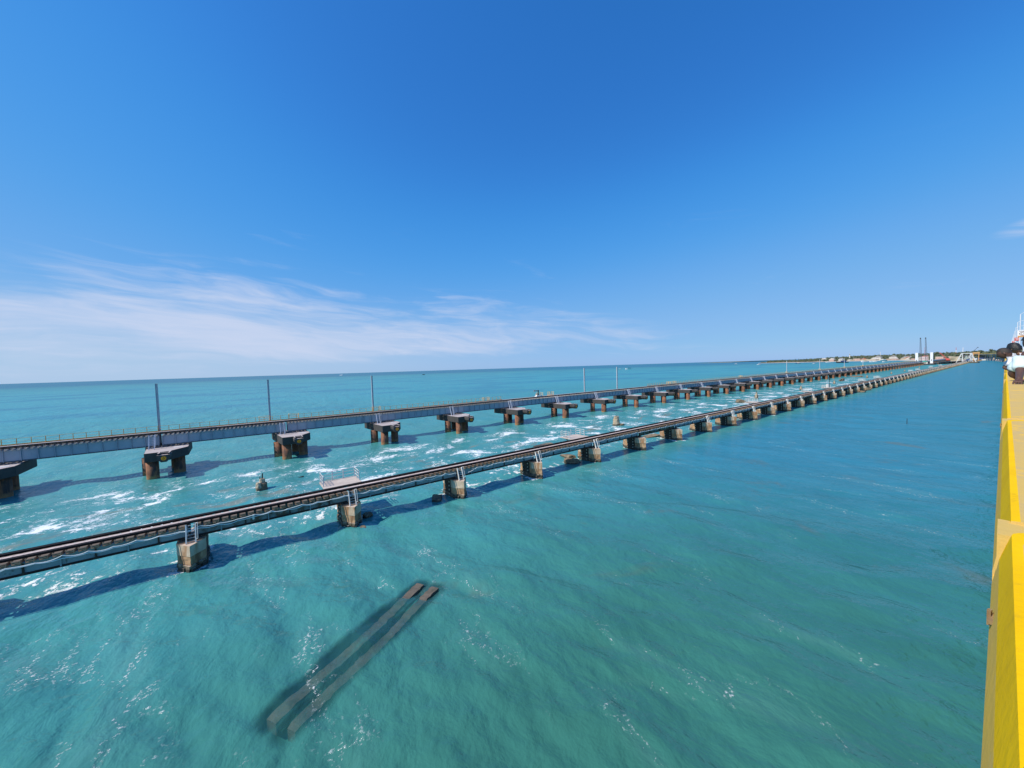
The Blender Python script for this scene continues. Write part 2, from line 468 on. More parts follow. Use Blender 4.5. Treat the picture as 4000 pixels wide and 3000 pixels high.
GIRD_NEW = pmat('new_girder_paint', (0.33, 0.38, 0.44), (0.29, 0.34, 0.40), 0.35, 0.5, 0.0, stain=(0.20, 0.22, 0.27), stain_amt=0.12, stain_scale=0.5, streak=True)
GIRD_NEWEDGE = pmat('new_girder_edge', (0.10, 0.11, 0.13), (0.15, 0.12, 0.10), 1.0, 0.7)
SLEEPER = pmat('steel_sleeper', (0.46, 0.29, 0.17), (0.32, 0.18, 0.10), 3.0, 0.85, top=(0.16, 0.125, 0.10))
SLEEPER_PALE = pmat('pale_sleeper', (0.48, 0.44, 0.40), (0.34, 0.29, 0.26), 3.0, 0.8)
RAIL = pmat('rail_steel', (0.018, 0.013, 0.012), (0.030, 0.020, 0.016), 2.0, 0.8, spec=0.2)
RAILHEAD = pmat('rail_head', (0.055, 0.042, 0.038), (0.085, 0.060, 0.050), 2.0, 0.6, metallic=0.3)
WALK = pmat('walkway_plate', (0.56, 0.46, 0.42), (0.46, 0.37, 0.33), 1.5, 0.8, stain=(0.40, 0.30, 0.26), stain_amt=0.2, stain_scale=2.0)
WHITE = pmat('white_steel', (0.78, 0.78, 0.75), (0.66, 0.64, 0.58), 2.5, 0.55, stain=(0.42, 0.24, 0.12), stain_amt=0.04, stain_scale=3.0)
LADDER_GREY = pmat('grey_ladder', (0.55, 0.58, 0.66), (0.46, 0.5, 0.58), 2.0, 0.5)
CABLE = pmat('cable_white', (0.72, 0.76, 0.74), (0.60, 0.66, 0.65), 1.5, 0.6)
SLAB = pmat('platform_slab', (0.52, 0.44, 0.38), (0.44, 0.36, 0.31), 1.2, 0.9, 0.01, 5.0)
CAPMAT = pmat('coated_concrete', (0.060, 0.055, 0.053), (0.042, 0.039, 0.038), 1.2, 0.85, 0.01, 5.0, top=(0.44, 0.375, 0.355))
PILE = pmat('rusty_pile', (0.30, 0.125, 0.060), (0.20, 0.085, 0.045), 1.8, 0.85, 0.02, 5.0, stain=(0.050, 0.036, 0.032), stain_amt=0.48,
            stain_scale=1.1, streak=True, low=((0.42, 0.20, 0.085), 0.15, 0.75))
BEARING = pmat('bearing_pad', (0.78, 0.78, 0.78), (0.66, 0.66, 0.66), 2.0, 0.7)
YELLOW = pmat('yellow_rail', (0.86, 0.36, 0.02), (0.76, 0.32, 0.03), 1.5, 0.6, stain=(0.55, 0.50, 0.38), stain_amt=0.2, stain_scale=2.0)
YELLOWPALE = pmat('pale_yellow_rail', (0.88, 0.58, 0.20), (0.80, 0.50, 0.14), 1.5, 0.6)
DISC = pmat('yellow_disc', (0.95, 0.31, 0.003), (0.90, 0.29, 0.003), 3.0, 0.6)
BLACK = pmat('black_paint', (0.015, 0.015, 0.016), (0.025, 0.022, 0.02), 3.0, 0.6)
GALV = pmat('galvanised', (0.50, 0.53, 0.57), (0.42, 0.45, 0.50), 1.5, 0.5, metallic=0.1)

# ------------------------------------------------------------------ mesh helpers
class MB:
    def __init__(self):
        self.v = []; self.f = []; self.m = []
    def face(self, idx, mi=0):
        self.f.append(tuple(idx)); self.m.append(mi)
    def box(self, x0, x1, y0, y1, z0, z1, mi=0, xf=None):
        b = len(self.v)
        pts = [(x0, y0, z0), (x1, y0, z0), (x1, y1, z0), (x0, y1, z0), (x0, y0, z1), (x1, y0, z1), (x1, y1, z1), (x0, y1, z1)]
        if xf is not None:
            pts = [tuple(xf @ Vector(p)) for p in pts]
        self.v += pts
        for q in ((0, 3, 2, 1), (4, 5, 6, 7), (0, 1, 5, 4), (1, 2, 6, 5), (2, 3, 7, 6), (3, 0, 4, 7)):
            self.face([b + i for i in q], mi)
        return self
    def cbox(self, c, s, mi=0, rot=None):
        xf = Matrix.Translation(Vector(c))
        if rot is not None:
            xf = xf @ rot.to_4x4()
        return self.box(-s[0]/2, s[0]/2, -s[1]/2, s[1]/2, -s[2]/2, s[2]/2, mi, xf)
    def bar(self, a, b, w, h=None, mi=0, upv=(0, 0, 1)):
        """rectangular bar from a to b"""
        a = Vector(a); b = Vector(b); d = b - a; L = d.length
        if L < 1e-6:
            return self
        h = h or w
        x = d/L; uu = Vector(upv)
        if abs(x.dot(uu)) > 0.98:
            uu = Vector((0, 1, 0))
        y = uu.cross(x).normalized(); z = x.cross(y)
        xf = Matrix((x, y, z)).transposed().to_4x4(); xf.translation = a
        return self.box(0, L, -w/2, w/2, -h/2, h/2, mi, xf)
    def tube(self, a, b, r, n=8, r2=None, mi=0, caps=True):
        a = Vector(a); b = Vector(b); d = (b - a).normalized()
        uu = Vector((0, 0, 1)) if abs(d.z) < 0.95 else Vector((1, 0, 0))
        y = uu.cross(d).normalized(); z = d.cross(y)
        r2 = r if r2 is None else r2
        s = len(self.v)
        for p, rr in ((a, r), (b, r2)):
            for i in range(n):
                t = 2*math.pi*i/n
                self.v.append(tuple(p + y*(rr*math.cos(t)) + z*(rr*math.sin(t))))
        for i in range(n):
            j = (i + 1) % n
            self.face((s + i, s + j, s + n + j, s + n + i), mi)
        if caps:
            self.face([s + n - 1 - i for i in range(n)], mi)
            self.face([s + n + i for i in range(n)], mi)
        return self
    def path(self, pts, r, n=6, mi=0):
        pts = [Vector(p) for p in pts]
        s = len(self.v)
        for k, p in enumerate(pts):
            d = (pts[min(k + 1, len(pts) - 1)] - pts[max(k - 1, 0)]).normalized()
            uu = Vector((0, 0, 1)) if abs(d.z) < 0.95 else Vector((1, 0, 0))
            y = uu.cross(d).normalized(); z = d.cross(y)
            for i in range(n):
                t = 2*math.pi*i/n
                self.v.append(tuple(p + y*(r*math.cos(t)) + z*(r*math.sin(t))))
        for k in range(len(pts) - 1):
            for i in range(n):
                j = (i + 1) % n
                a = s + k*n
                self.face((a + i, a + j, a + n + j, a + n + i), mi)
        self.face([s + n - 1 - i for i in range(n)], mi)
        e = s + (len(pts) - 1)*n
        self.face([e + i for i in range(n)], mi)
        return self
    def prism(self, poly, z0, z1, mi=0, top_mi=None, grow=0.0):
        """poly counter-clockwise seen from above; grow widens the bottom about the centroid"""
        n = len(poly); s = len(self.v)
        cx = sum(p[0] for p in poly)/n; cy = sum(p[1] for p in poly)/n
        for (x, y) in poly:
            self.v.append((cx + (x - cx)*(1 + grow), cy + (y - cy)*(1 + grow), z0))
        for (x, y) in poly:
            self.v.append((x, y, z1))
        for i in range(n):
            j = (i + 1) % n
            self.face((s + i, s + j, s + n + j, s + n + i), mi)
        self.face([s + n - 1 - i for i in range(n)], mi)
        self.face([s + n + i for i in range(n)], top_mi if top_mi is not None else mi)
        return self
    def extrude_y(self, prof, y0, y1, mi=0):
        """profile of (x, z) points, clockwise seen from -Y, drawn along Y"""
        n = len(prof); s = len(self.v)
        for y in (y0, y1):
            for (x, z) in prof:
                self.v.append((x, y, z))
        for i in range(n):
            j = (i + 1) % n
            self.face((s + i, s + n + i, s + n + j, s + j), mi)
        self.face([s + i for i in range(n)], mi)
        self.face([s + n + n - 1 - i for i in range(n)], mi)
        return self
    def mesh(self, name, mats, smooth=False, fix=False):
        me = bpy.data.meshes.new(name)
        me.from_pydata(self.v, [], self.f)
        mats = mats if isinstance(mats, (list, tuple)) else [mats]
        for m in mats:
            me.materials.append(m)
        if len(mats) > 1:
            me.polygons.foreach_set('material_index', self.m)
        if smooth:
            me.polygons.foreach_set('use_smooth', [True]*len(self.f))
        if fix:
            bm = bmesh.new(); bm.from_mesh(me)
            bmesh.ops.recalc_face_normals(bm, faces=bm.faces)
            bm.to_mesh(me); bm.free()
        me.update()
        return me

def put(name, me, parent=None, loc=(0, 0, 0), rot=None):
    o = bpy.data.objects.new(name, me)
    COL.objects.link(o)
    o.location = loc
    if rot is not None:
        o.rotation_euler = rot
    if parent is not None:
        o.parent = parent
    return o
def tag(o, label=None, cat=None, group=None, kind=None):
    for k, v in (('label', label), ('category', cat), ('group', group), ('kind', kind)):
        if v:
            o[k] = v
    return o
def thing(name, label, cat, loc=(0, 0, 0), group=None, rz=0.0):
    o = bpy.data.objects.new(name, None)
    COL.objects.link(o)
    o.empty_display_size = 0.2
    o.location = loc
    o.rotation_euler = (0, 0, rz)
    return tag(o, label, cat, group)

ORD = ['zeroth', 'first', 'second', 'third', 'fourth', 'fifth', 'sixth', 'seventh', 'eighth', 'ninth', 'tenth', 'eleventh', 'twelfth', 'thirteenth',
       'fourteenth', 'fifteenth', 'sixteenth', 'seventeenth', 'eighteenth', 'nineteenth', 'twentieth', 'twenty-first', 'twenty-second', 'twenty-third',
       'twenty-fourth', 'twenty-fifth', 'twenty-sixth', 'twenty-seventh', 'twenty-eighth', 'twenty-ninth', 'thirtieth']

# ------------------------------------------------------------------ seabed
sb = MB()
sb.box(-60, 140, -40, 70, -4.0, -1.15)
SEABED = pmat('sand_bed', (0.050, 0.30, 0.27), (0.056, 0.33, 0.30), 0.4, 0.95)
tag(put('seabed', sb.mesh('seabed', SEABED)), kind='structure')

# ------------------------------------------------------------------ old railway bridge
N_OLD = 80
NEAR_OLD = 6            # spans and piers with every piece built
MID_OLD = 22
SPAN = OLD_P - 0.36

def sleeper_mesh(L, h, w, mat, name):
    """channel sleeper with open side towards -X and a hook bolt near each end"""
    b = MB()
    t = 0.035
    b.box(-w/2, w/2, -L/2, L/2, h - t, h)            # top flange
    b.box(-w/2, w/2, -L/2, L/2, 0, t)                # bottom flange
    b.box(w/2 - t, w/2, -L/2, L/2, t, h - t)         # web
    b.box(-w/2 + 0.02, w/2 - t, -L/2, -L/2 + 0.03, t + 0.045, h - t - 0.045)   # end cleat
    b.box(-w/2 + 0.02, w/2 - t, L/2 - 0.03, L/2, t + 0.045, h - t - 0.045)
    for s in (-1, 1):
        b.tube((-w/2 - 0.02, s*(L/2 - 0.12), -0.06), (-w/2 - 0.02, s*(L/2 - 0.12), h + 0.09), 0.014, 5)
        b.box(-w/2 - 0.06, w/2 + 0.0, s*(L/2 - 0.12) - 0.05, s*(L/2 - 0.12) + 0.05, h, h + 0.025)
    return b.mesh(name, mat)
def rail_mesh(L, mats, name):
    b = MB()
    b.box(0, L, -0.07, 0.07, 0, 0.02)
    b.box(0, L, -0.012, 0.012, 0.02, 0.125)
    b.box(0, L, -0.034, 0.034, 0.125, 0.165, 1)
    return b.mesh(name, mats)
def girder_mesh(L, d, mats, name, fl=0.30, web=0.03, skin=True):
    """plate girder, flange width fl, depth d, from x = 0 to L, bottom at z = 0"""
    b = MB()
    b.box(0, L, -web/2, web/2, 0.05, d - 0.04, 0)
    b.box(0, L, -fl/2, fl/2, 0, 0.05, 1)
    b.box(0, L, -fl/2, fl/2, d - 0.04, d, 0)
    if skin:                                   # flange angles riveted along the web
        for s in (-1, 1):
            b.box(0, L, min(s*web/2, s*(web/2 + 0.02)), max(s*web/2, s*(web/2 + 0.02)), 0.05, 0.15, 1)
            b.box(0, L, min(s*web/2, s*(web/2 + 0.02)), max(s*web/2, s*(web/2 + 0.02)), d - 0.13, d - 0.04, 0)
    return b.mesh(name, mats)

ZG0, ZG1 = 2.46, 3.42          # old girder bottom and top
SL_H = 0.24
ZR = ZG1 + SL_H                # rail foot
N_SL = 20
M_GO = [girder_mesh(SPAN, ZG1 - ZG0, [mm, GIRD_DARK], 'old_girder') for mm in (GIRD_OLD, GIRD_RUST, GIRD_GREEN)]
M_SL = sleeper_mesh(2.70, SL_H, 0.40, SLEEPER, 'sleeper')
M_RAIL = rail_mesh(OLD_P, [RAIL, RAILHEAD], 'rail')
def stiff(d, mat, gusset):
    b = MB()
    b.box(-0.045, 0.045, -0.13, -0.015, 0.05, d - 0.04)
    if gusset:
        b.extrude_y([(-0.26, 0.05), (-0.045, 0.20), (0.045, 0.20), (0.26, 0.05)], -0.12, -0.05)
    return b.mesh('stiffener', mat)
M_ST = [stiff(ZG1 - ZG0, GIRD_DARK, True), stiff(ZG1 - ZG0, GIRD_OLD, False)]
wk = MB()
wk.box(0, OLD_P, -0.30, 0.30, 0, 0.03)
for k in range(26):                           # raised plate lips between the sleepers
    wk.box(0.25*2*k + 0.05, 0.25*2*k + 0.11, -0.31, 0.31, 0.03, 0.038)
M_WALK = wk.mesh('walkway', WALK)
MSL = MB()
for k in range(N_SL):
    x = (k + 0.5)*SPAN/N_SL
    MSL.box(x - 0.20, x + 0.20, -1.35, 1.35, 0, SL_H)
    for s in (-1, 1):
        MSL.box(x - 0.20, x - 0.16, s*1.23 - 0.02, s*1.23 + 0.02, -0.05, SL_H + 0.09)
M_SLJ = MSL.mesh('sleeper_row', SLEEPER)
MST = MB()
for k in range(8):
    x = 0.10 + k*(SPAN - 0.2)/7
    MST.box(x - 0.04, x + 0.04, -0.13, -0.015, 0.05, ZG1 - ZG0 - 0.04)
M_STJ = MST.mesh('stiffener_row', GIRD_DARK)
br = MB()
br.box(-0.22, 0.22, -0.16, 0.16, 0, ZG0 - 2.28)
M_BEAR = br.mesh('bearing', GIRD_DARK)
cbm = MB()
for k in range(5):
    x = 0.15 + k*(SPAN - 0.3)/4
    cbm.box(x - 0.04, x + 0.04, -0.88, 0.88, 0.15, 0.25); cbm.box(x - 0.04, x + 0.04, -0.88, 0.88, 0.70, 0.80)
M_CROSS = cbm.mesh('cross_frame', GIRD_DARK)

def far_old_span_mesh():
    b = MB()
    for y in (-0.9, 0.9):
        b.box(0, SPAN, y - 0.10, y + 0.10, ZG0, ZG1, 0)
    for k in range(8):
        x = 0.10 + k*(SPAN - 0.2)/7
        b.box(x - 0.04, x + 0.04, -1.05, -1.0, ZG0 + .05, ZG1 - .04, 1)
    for k in range(N_SL):
        x = (k + 0.5)*SPAN/N_SL
        b.box(x - 0.15, x + 0.15, -1.35, 1.35, ZG1, ZR, 2)
    for y in (-0.84, 0.84):
        b.box(0, OLD_P, y - 0.05, y + 0.05, ZR, ZR + 0.165, 3)
    b.box(0, OLD_P, -0.3, 0.3, ZR + 0.003, ZR + 0.03, 4)
    return b.mesh('far_span', [GIRD_RUST, GIRD_DARK, SLEEPER_PALE, RAIL, WALK])
M_FAROLD = far_old_span_mesh()

G_SPAN = 'girder spans of the old railway bridge'
for k in range(-2, N_OLD - 1):
    x = OLD_X0 + OLD_P*k + (OLD_P - SPAN)/2
    n = k + 2                                  # first span that shows is k = -1
    if k == -2:
        lab = 'rusty plate girder span of the low old bridge running out of the picture at left'
    elif k == 0:
        lab = 'old bridge girder span with brown rust patches, right of the first stone pier'
    elif k == 5:
        lab = 'greenish weathered girder span of the old bridge, seventh span from the left'
    elif n <= 20:
        lab = 'blue grey girder span of the low old railway bridge, %s span from the left' % ORD[n]
    else:
        lab = 'tiny far girder span of the old bridge in its crowded run towards the steel portal'
    if k > MID_OLD:
        o = put('girder_span', M_FAROLD, None, (x, OLD_Y, 0))
        tag(o, lab, 'bridge span', G_SPAN)
        continue
    sp = thing('girder_span', lab, 'bridge span', (x, OLD_Y, 0), G_SPAN)
    gm = M_GO[1 if k in (0, 9, 14) else 2 if k in (5, 12, 17) else 0]
    for s in (-0.9, 0.9):
        gd = put('girder', gm, sp, (0, s, ZG0))
        if s < 0:
            if k <= NEAR_OLD:
                for q in range(8):
                    put('stiffener', M_ST[q % 2], gd, (0.10 + q*(SPAN - 0.2)/7, 0, 0))
            else:
                tag(put('stiffener_row', M_STJ, gd), kind='stuff')
        for q in (0.25, SPAN - 0.25):
            put('bearing', M_BEAR, gd, (q, 0, 2.28 - ZG0))
    if k <= 2:
        tag(put('cross_frame', M_CROSS, sp, (0, 0, ZG0)), kind='stuff')
    if k <= NEAR_OLD:
        for q in range(N_SL):
            put('sleeper', M_SL, sp, ((q + 0.5)*SPAN/N_SL, rnd.uniform(-0.02, 0.02), ZG1), (0, 0, rnd.uniform(-0.006, 0.006)))
    else:
        tag(put('sleeper_row', M_SLJ, sp, (0, 0, ZG1)), kind='stuff')
    for s in (-0.84, 0.84):
        put('rail', M_RAIL, sp, (-0.18, s, ZR + 0.02))
    for s in (-0.60, 0.60):
        put('guard_rail', M_RAIL, sp, (-0.18, s, ZR + 0.012))
    put('walkway', M_WALK, sp, (-0.18, 0, ZR + 0.01))

# stone piers
HEX = [(-0.96, -1.40), (0.0, -2.62), (0.96, -1.40), (0.96, 1.40), (0.0, 2.62), (-0.96, 1.40)]
def shrink(p, d):
    out = []
    n = len(p)
    for i in range(n):
        a = Vector(p[i - 1]); b = Vector(p[i]); c = Vector(p[(i + 1) % n])
        e1 = (b - a).normalized(); e2 = (c - b).normalized()
        n1 = Vector((-e1.y, e1.x)); n2 = Vector((-e2.y, e2.x))     # inwards for counter-clockwise
        bi = (n1 + n2); bi = bi/(bi.length**2)*2*d
        out.append((b.x + bi.x, b.y + bi.y))
    return out
def rough_prism(poly, z0, z1, mat, jit, seed, name, rings=3, side=None):
    """prism with slightly uneven faces"""
    g = random.Random(seed)
    b = MB()
    pts = []
    n = len(poly)
    for i in range(n):
        a = Vector(poly[i]); c = Vector(poly[(i + 1) % n])
        m = max(1, int((c - a).length/0.55))
        for q in range(m):
            pts.append(a.lerp(c, q/m))
    N = len(pts); s = 0
    for r in range(rings + 1):
        z = z0 + (z1 - z0)*r/rings
        for p in pts:
            b.v.append((p.x + g.uniform(-jit, jit), p.y + g.uniform(-jit, jit), z + (g.uniform(-jit, jit) if 0 < r < rings else 0)))
    for r in range(rings):
        for i in range(N):
            j = (i + 1) % N
            b.face((r*N + i, r*N + j, (r + 1)*N + j, (r + 1)*N + i))
    b.face([rings*N + i for i in range(N)])
    if side is not None:                     # deck shade painted as dark stone on the long flanks, between pale rendered noses
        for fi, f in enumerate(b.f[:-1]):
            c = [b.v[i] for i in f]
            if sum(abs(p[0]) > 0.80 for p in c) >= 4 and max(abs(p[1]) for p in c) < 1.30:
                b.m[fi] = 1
    return b.mesh(name, [mat] if side is None else [mat, side])
M_CROWN = [rough_prism(HEX, 1.36, 2.28, PLASTER, 0.012, s, 'pier_crown', 3, SHADESTONE) for s in range(3)]
M_SHAFT = [rough_prism(shrink(HEX, 0.03), 0.62, 1.358, PLASTER_RUST, 0.015, s + 5, 'pier_shaft', 3, SHADESTONE) for s in range(3)]
M_CORE = [rough_prism(shrink(HEX, 0.09), -1.3, 0.618, DARKSTONE, 0.02, s + 9, 'pier_core') for s in range(3)]
M_BASE = [rough_prism(shrink(HEX, -0.02), -1.3, 0.618, STONE, 0.05, s + 15, 'pier_base', 5, SHADESTONE) for s in range(3)]
M_STONE = []; M_STONED = []
for s in range(6):
    g = random.Random(40 + s)
    b = MB()
    w, h, d = g.uniform(0.34, 0.46), g.uniform(0.24, 0.29), 0.16
    b.box(-w/2, w/2, -d/2, d/2, -h/2, h/2)
    b.v = [(x + g.uniform(-.03, .03), y + g.uniform(-.025, .025), z + g.uniform(-.025, .025)) for x, y, z in b.v]
    M_STONE.append(b.mesh('stone', STONE))
    M_STONED.append(b.mesh('stone', DARKSTONE))
pl = MB(); pl.box(-0.07, 0.07, -0.05, 0.05, -0.09, 0.09)
M_ANCH = pl.mesh('anchor_plate', PALEPLATE)
pl = MB()
for ix in range(2):
    for iz in range(4):
        pl.cbox((-0.99, -0.42 + 1.15*ix, 1.95 - 0.52*iz), (0.10, 0.14, 0.18))
M_ANCHJ = pl.mesh('anchor_plate_rows', PALEPLATE)
bp_ = MB()
for q in range(5):
    bp_.box(-0.90, 0.90, -1.62 + 0.16*q, -1.53 + 0.16*q, 2.28, 2.34)
M_BED = bp_.mesh('bed_timbers', SLEEPER)
fp = MB()
fp.prism(HEX, 1.36, 2.28, 0); fp.prism(shrink(HEX, 0.03), 0.62, 1.36, 1); fp.prism(shrink(HEX, -0.02), -1.0, 0.62, 2)
fp.box(-0.985, 0.985, -1.30, 1.30, -1.0, 2.27, 4)  # flank slab carrying the painted deck shade
for ix in range(2):
    for iz in range(4):
        fp.cbox((-0.99, -0.42 + 1.15*ix, 1.95 - 0.52*iz), (0.10, 0.14, 0.18), 3)
M_FARPIER = fp.mesh('far_pier', [PLASTER, PLASTER_RUST, STONE, PALEPLATE, SHADESTONE])
fp = MB()
fp.prism(HEX, 1.36, 2.28, 0); fp.prism(shrink(HEX, 0.03), 0.62, 1.36, 1); fp.prism(shrink(HEX, -0.02), -1.0, 0.62, 2)
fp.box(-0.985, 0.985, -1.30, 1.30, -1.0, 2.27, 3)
M_FARPIER2 = fp.mesh('far_pier', [STONE, PLASTER_RUST, STONE, SHADESTONE])

G_PIER = 'stone piers of the old railway bridge'
for k in range(-1, N_OLD):
    x = OLD_X0 + OLD_P*k
    n = k + 1
    if k == -1:
        lab = 'dark stone pier of the old bridge cut off by the left picture edge'
    elif n <= 20:
        extra = ''
        lab = 'six sided stone pier of the old bridge, %s whole one from the left%s' % (ORD[n], extra)
    else:
        lab = 'tiny far stone pier in the crowded distant row under the old bridge'
    if k > MID_OLD:
        tag(put('stone_pier', M_FARPIER if k % 3 else M_FARPIER2, None, (x, OLD_Y, 0)), lab, 'pier', G_PIER)
        continue
    pr = thing('stone_pier', lab, 'pier', (x, OLD_Y, 0), G_PIER)
    i3 = k % 3
    put('pier_crown', M_CROWN[i3], pr)
    put('pier_shaft', M_SHAFT[i3], pr)
    tag(put('bed_timbers', M_BED, pr), kind='stuff')
    if k <= 4:
        core = put('pier_core', M_CORE[i3], pr)
        for c in range(4):                     # courses of squared stones round the foot
            z = -0.42 + 0.29*c
            for e in range(6):
                a = Vector(HEX[e]); bb = Vector(HEX[(e + 1) % 6])
                if e == 3 or e == 4:
                    if k > 0 and e == 3:
                        continue
                L = (bb - a).length
                m = max(2, round(L/0.45))
                ang = math.atan2(bb.y - a.y, bb.x - a.x)
                nn = Vector((bb.y - a.y, a.x - bb.x))/L
                for q in range(m):
                    tq = (q + 0.5 + (0.25 if c % 2 else -0.25)*(1 if 0 < q < m - 1 else 0.3))/m
                    p = a.lerp(bb, tq) + nn*rnd.uniform(-0.075, 0.02)
                    put('stone', rnd.choice(M_STONE if e not in (2, 5) else M_STONED), pr, (p.x, p.y, z), (0, 0, ang + rnd.uniform(-.05, .05)))  # flank courses use the dark wet stone to carry the deck's shade too
    else:
        put('pier_base', M_BASE[i3], pr)
    if k <= 6:
        for ix in range(2):
            for iz in range(4):
                put('anchor_plate', M_ANCH, pr, (-0.99, -0.42 + 1.15*ix, 1.95 - 0.52*iz), (0, 0, math.pi/2))
    else:
        tag(put('anchor_plate_rows', M_ANCHJ, pr), kind='stuff')

def ladder_mesh(top, bot, w, n, mat, name, hoop=True, r=0.028):
    """two stiles along X = +-w/2, rungs between; hand loop on the right"""
    b = MB()
    t = Vector(top); q = Vector(bot)
    for s in (-w/2, w/2):
        b.bar((s, t.y, t.z), (s, q.y, q.z), 0.085, 0.17)
    for i in range(n):
        p = q.lerp(t, (i + 0.6)/n)
        b.tube((-w/2, p.y, p.z), (w/2, p.y, p.z), 0.018, 5)
    if hoop:
        o = Vector((0, -0.22, 0.10))
        for s in (w/2 + 0.16,):
            pts = [Vector((w/2, t.y, t.z)), Vector((s, t.y, t.z)) + o, Vector((s, q.y, q.z)) + o + (t - q)*0.16, Vector((w/2, q.y, q.z)) + (t - q)*0.14]
            for a, c in zip(pts, pts[1:]):
                b.tube(a, c, 0.022, 5)
    return b.mesh(name, mat)
M_LAD = ladder_mesh((0, -1.42, 3.78), (0, -1.90, 2.29), 0.62, 6, WHITE, 'ladder')
G_LAD = 'white ladders of the old bridge'
for k in range(0, N_OLD - 2):
    if k in (5, 6):
        continue
    n = k + 1
    if n <= 20:
        lab = 'white steel ladder down to the %s stone pier of the old bridge from the left' % ORD[n]
    else:
        lab = 'tiny far white ladder leaning on the old bridge in its crowded distant run'
    tag(put('ladder', M_LAD, None, (OLD_X0 + OLD_P*k + 0.05, OLD_Y, 0)), lab, 'ladder', G_LAD)

# cables hung along the near side of the old deck
def cable(x0, x1, dz, dy, seed, droop0=0.0, droop1=0.0):
    g = random.Random(seed)
    b = MB()
    pts = []
    xs = [x0]
    while xs[-1] < x1 - 1.2:
        xs.append(xs[-1] + 1.3)
    xs.append(x1)
    hz = [ZG1 + 0.03 - 0.03*(i % 3) - (g.uniform(0.0, 0.14)) for i in range(len(xs))]
    for i in range(len(xs) - 1):
        sag = g.uniform(0.02, 0.16)
        for q in range(6):
            t = q/6
            z = hz[i]*(1 - t) + hz[i + 1]*t - sag*4*t*(1 - t)
            xx = xs[i]*(1 - t) + xs[i + 1]*t
            if droop1 and xx > x1 - 1.6:
                z -= droop1*((xx - x1 + 1.6)/1.6)**2
            if droop0 and xx < x0 + 1.6:
                z -= droop0*((x0 + 1.6 - xx)/1.6)**2
            pts.append((xx, OLD_Y - 1.53 + dy, z + dz))
    b.path(pts, 0.034, 6)
    return b.mesh('cable', CABLE)
G_CAB = 'white cables along the old bridge'
for (a, c, dz, dy, sd, d0, d1, lab) in (
        (-31.0, 21.2, 0.045, 0.0, 3, 0, 0.10, 'upper white cable sagging along the near side of the old bridge, left stretch'),
        (-31.0, 21.0, -0.05, -0.015, 4, 0, 0.05, 'lower white cable sagging along the near side of the old bridge, left stretch'),
        (22.9, 126.0, 0.045, 0.0, 5, 0.45, 0, 'upper white cable along the old bridge right of the third pier, loose end hanging'),
        (23.6, 126.0, -0.05, -0.015, 6, 0.0, 0, 'lower white cable along the old bridge, right of the third stone pier'),
        (126.5, 420.0, 0.0, 0.0, 7, 0.2, 0, 'single white cable on the far half of the old bridge side')):
    tag(put('cable', cable(a, c, dz, dy, sd, d0, d1), None), lab, 'cable', G_CAB)
sg = MB(); sg.box(-0.35, 0.35, -0.02, 0.02, 0, 0.62)
M_PLATE = sg.mesh('plate', WHITE)
for X, lab in ((OLD_X0 + OLD_P*8 + 1.0, 'small blank white plate on the old bridge side by the ninth ladder'),
               (OLD_X0 + OLD_P*16 + 7.5, 'small blank white plate on the old bridge side near the signal post')):
    tag(put('white_plate', M_PLATE, None, (X, OLD_Y - 1.60, ZG1 - 0.15)), lab, 'plate', 'blank plates on the old bridge')
pk = MB(); pk.prism([(-0.08, -0.03), (0.02, -0.04), (0.09, 0.03), (-0.05, 0.04)], -0.42, 0.02)
tag(put('cloth_rag', pk.mesh('cloth_rag', WHITE), None, (0.1, OLD_Y - 1.58, ZG1 + 0.02), (0.1, 0, 0.2)), 'small white rag hanging from the cables left of the second stone pier', 'rag')

# refuge platforms on the far side of the old deck
def platform_parts(par, detailed=True):
    b = MB(); b.box(-2.1, 1.9, 0, 3.3, -0.14, 0)
    put('floor_slab', b.mesh('floor_slab', SLAB), par)
    b = MB()
    b.bar((-1.6, 0, -0.2), (-1.6, 3.0, -0.2), 0.12, 0.18)
    b.bar((-1.6, 2.6, -0.25), (-1.6, 0.1, -1.05), 0.09)
    put('bracket', b.mesh('bracket', GIRD_DARK), par)
    b = MB()
    b.bar((1.4, 0, -0.2), (1.4, 3.0, -0.2), 0.12, 0.18); b.bar((1.4, 2.6, -0.25), (1.4, 0.1, -1.05), 0.09)
    put('bracket', b.mesh('bracket', GIRD_DARK), par)
    zs = (0.42, 0.78, 1.10)
    posts = [(-2.0, 1.1), (-2.0, 2.1), (-2.0, 3.2), (-0.7, 3.2), (0.5, 3.2), (1.8, 3.2), (1.8, 2.1), (1.8, 1.1)]
    return zs, posts
bpost = MB(); bpost.box(-0.05, 0.05, -0.03, 0.03, 0, 1.13)
M_PPOST = bpost.mesh('railing_post', WHITE)
def bars(pts, zs, w=0.05):
    b = MB()
    for z in zs:
        for a, c in zip(pts, pts[1:]):
            b.bar((a[0], a[1], z), (c[0], c[1], z), 0.035, w)
    return b
_b = bars([(-2.0, 1.1), (-2.0, 3.2), (1.8, 3.2), (1.8, 1.1)], (0.40, 0.76, 1.10))
M_PRAIL = _b.mesh('handrail', WHITE)
G_PLAT = 'refuge platforms of the old bridge'
PLATS = {1: 'pale floored refuge platform with white railing, nearest one, beside the second stone pier',
         4: 'refuge platform with white railing on the old bridge, second from the left',
         10: 'refuge platform with white railing, third from the left, in front of a ruined stump',
         14: 'refuge platform with white railing just left of the signal platform',
         16: 'refuge platform with white cabinet and thin signal post',
         21: 'refuge platform, first one right of the signal platform',
         24: 'refuge platform, second one right of the signal platform',
         34: 'tiny far refuge platform, third right of the signal platform', 37: 'tiny far refuge platform, fourth right of the signal platform',
         44: 'tiny far refuge platform, fifth right of the signal platform', 51: 'tiniest refuge platform, farthest along the old bridge'}
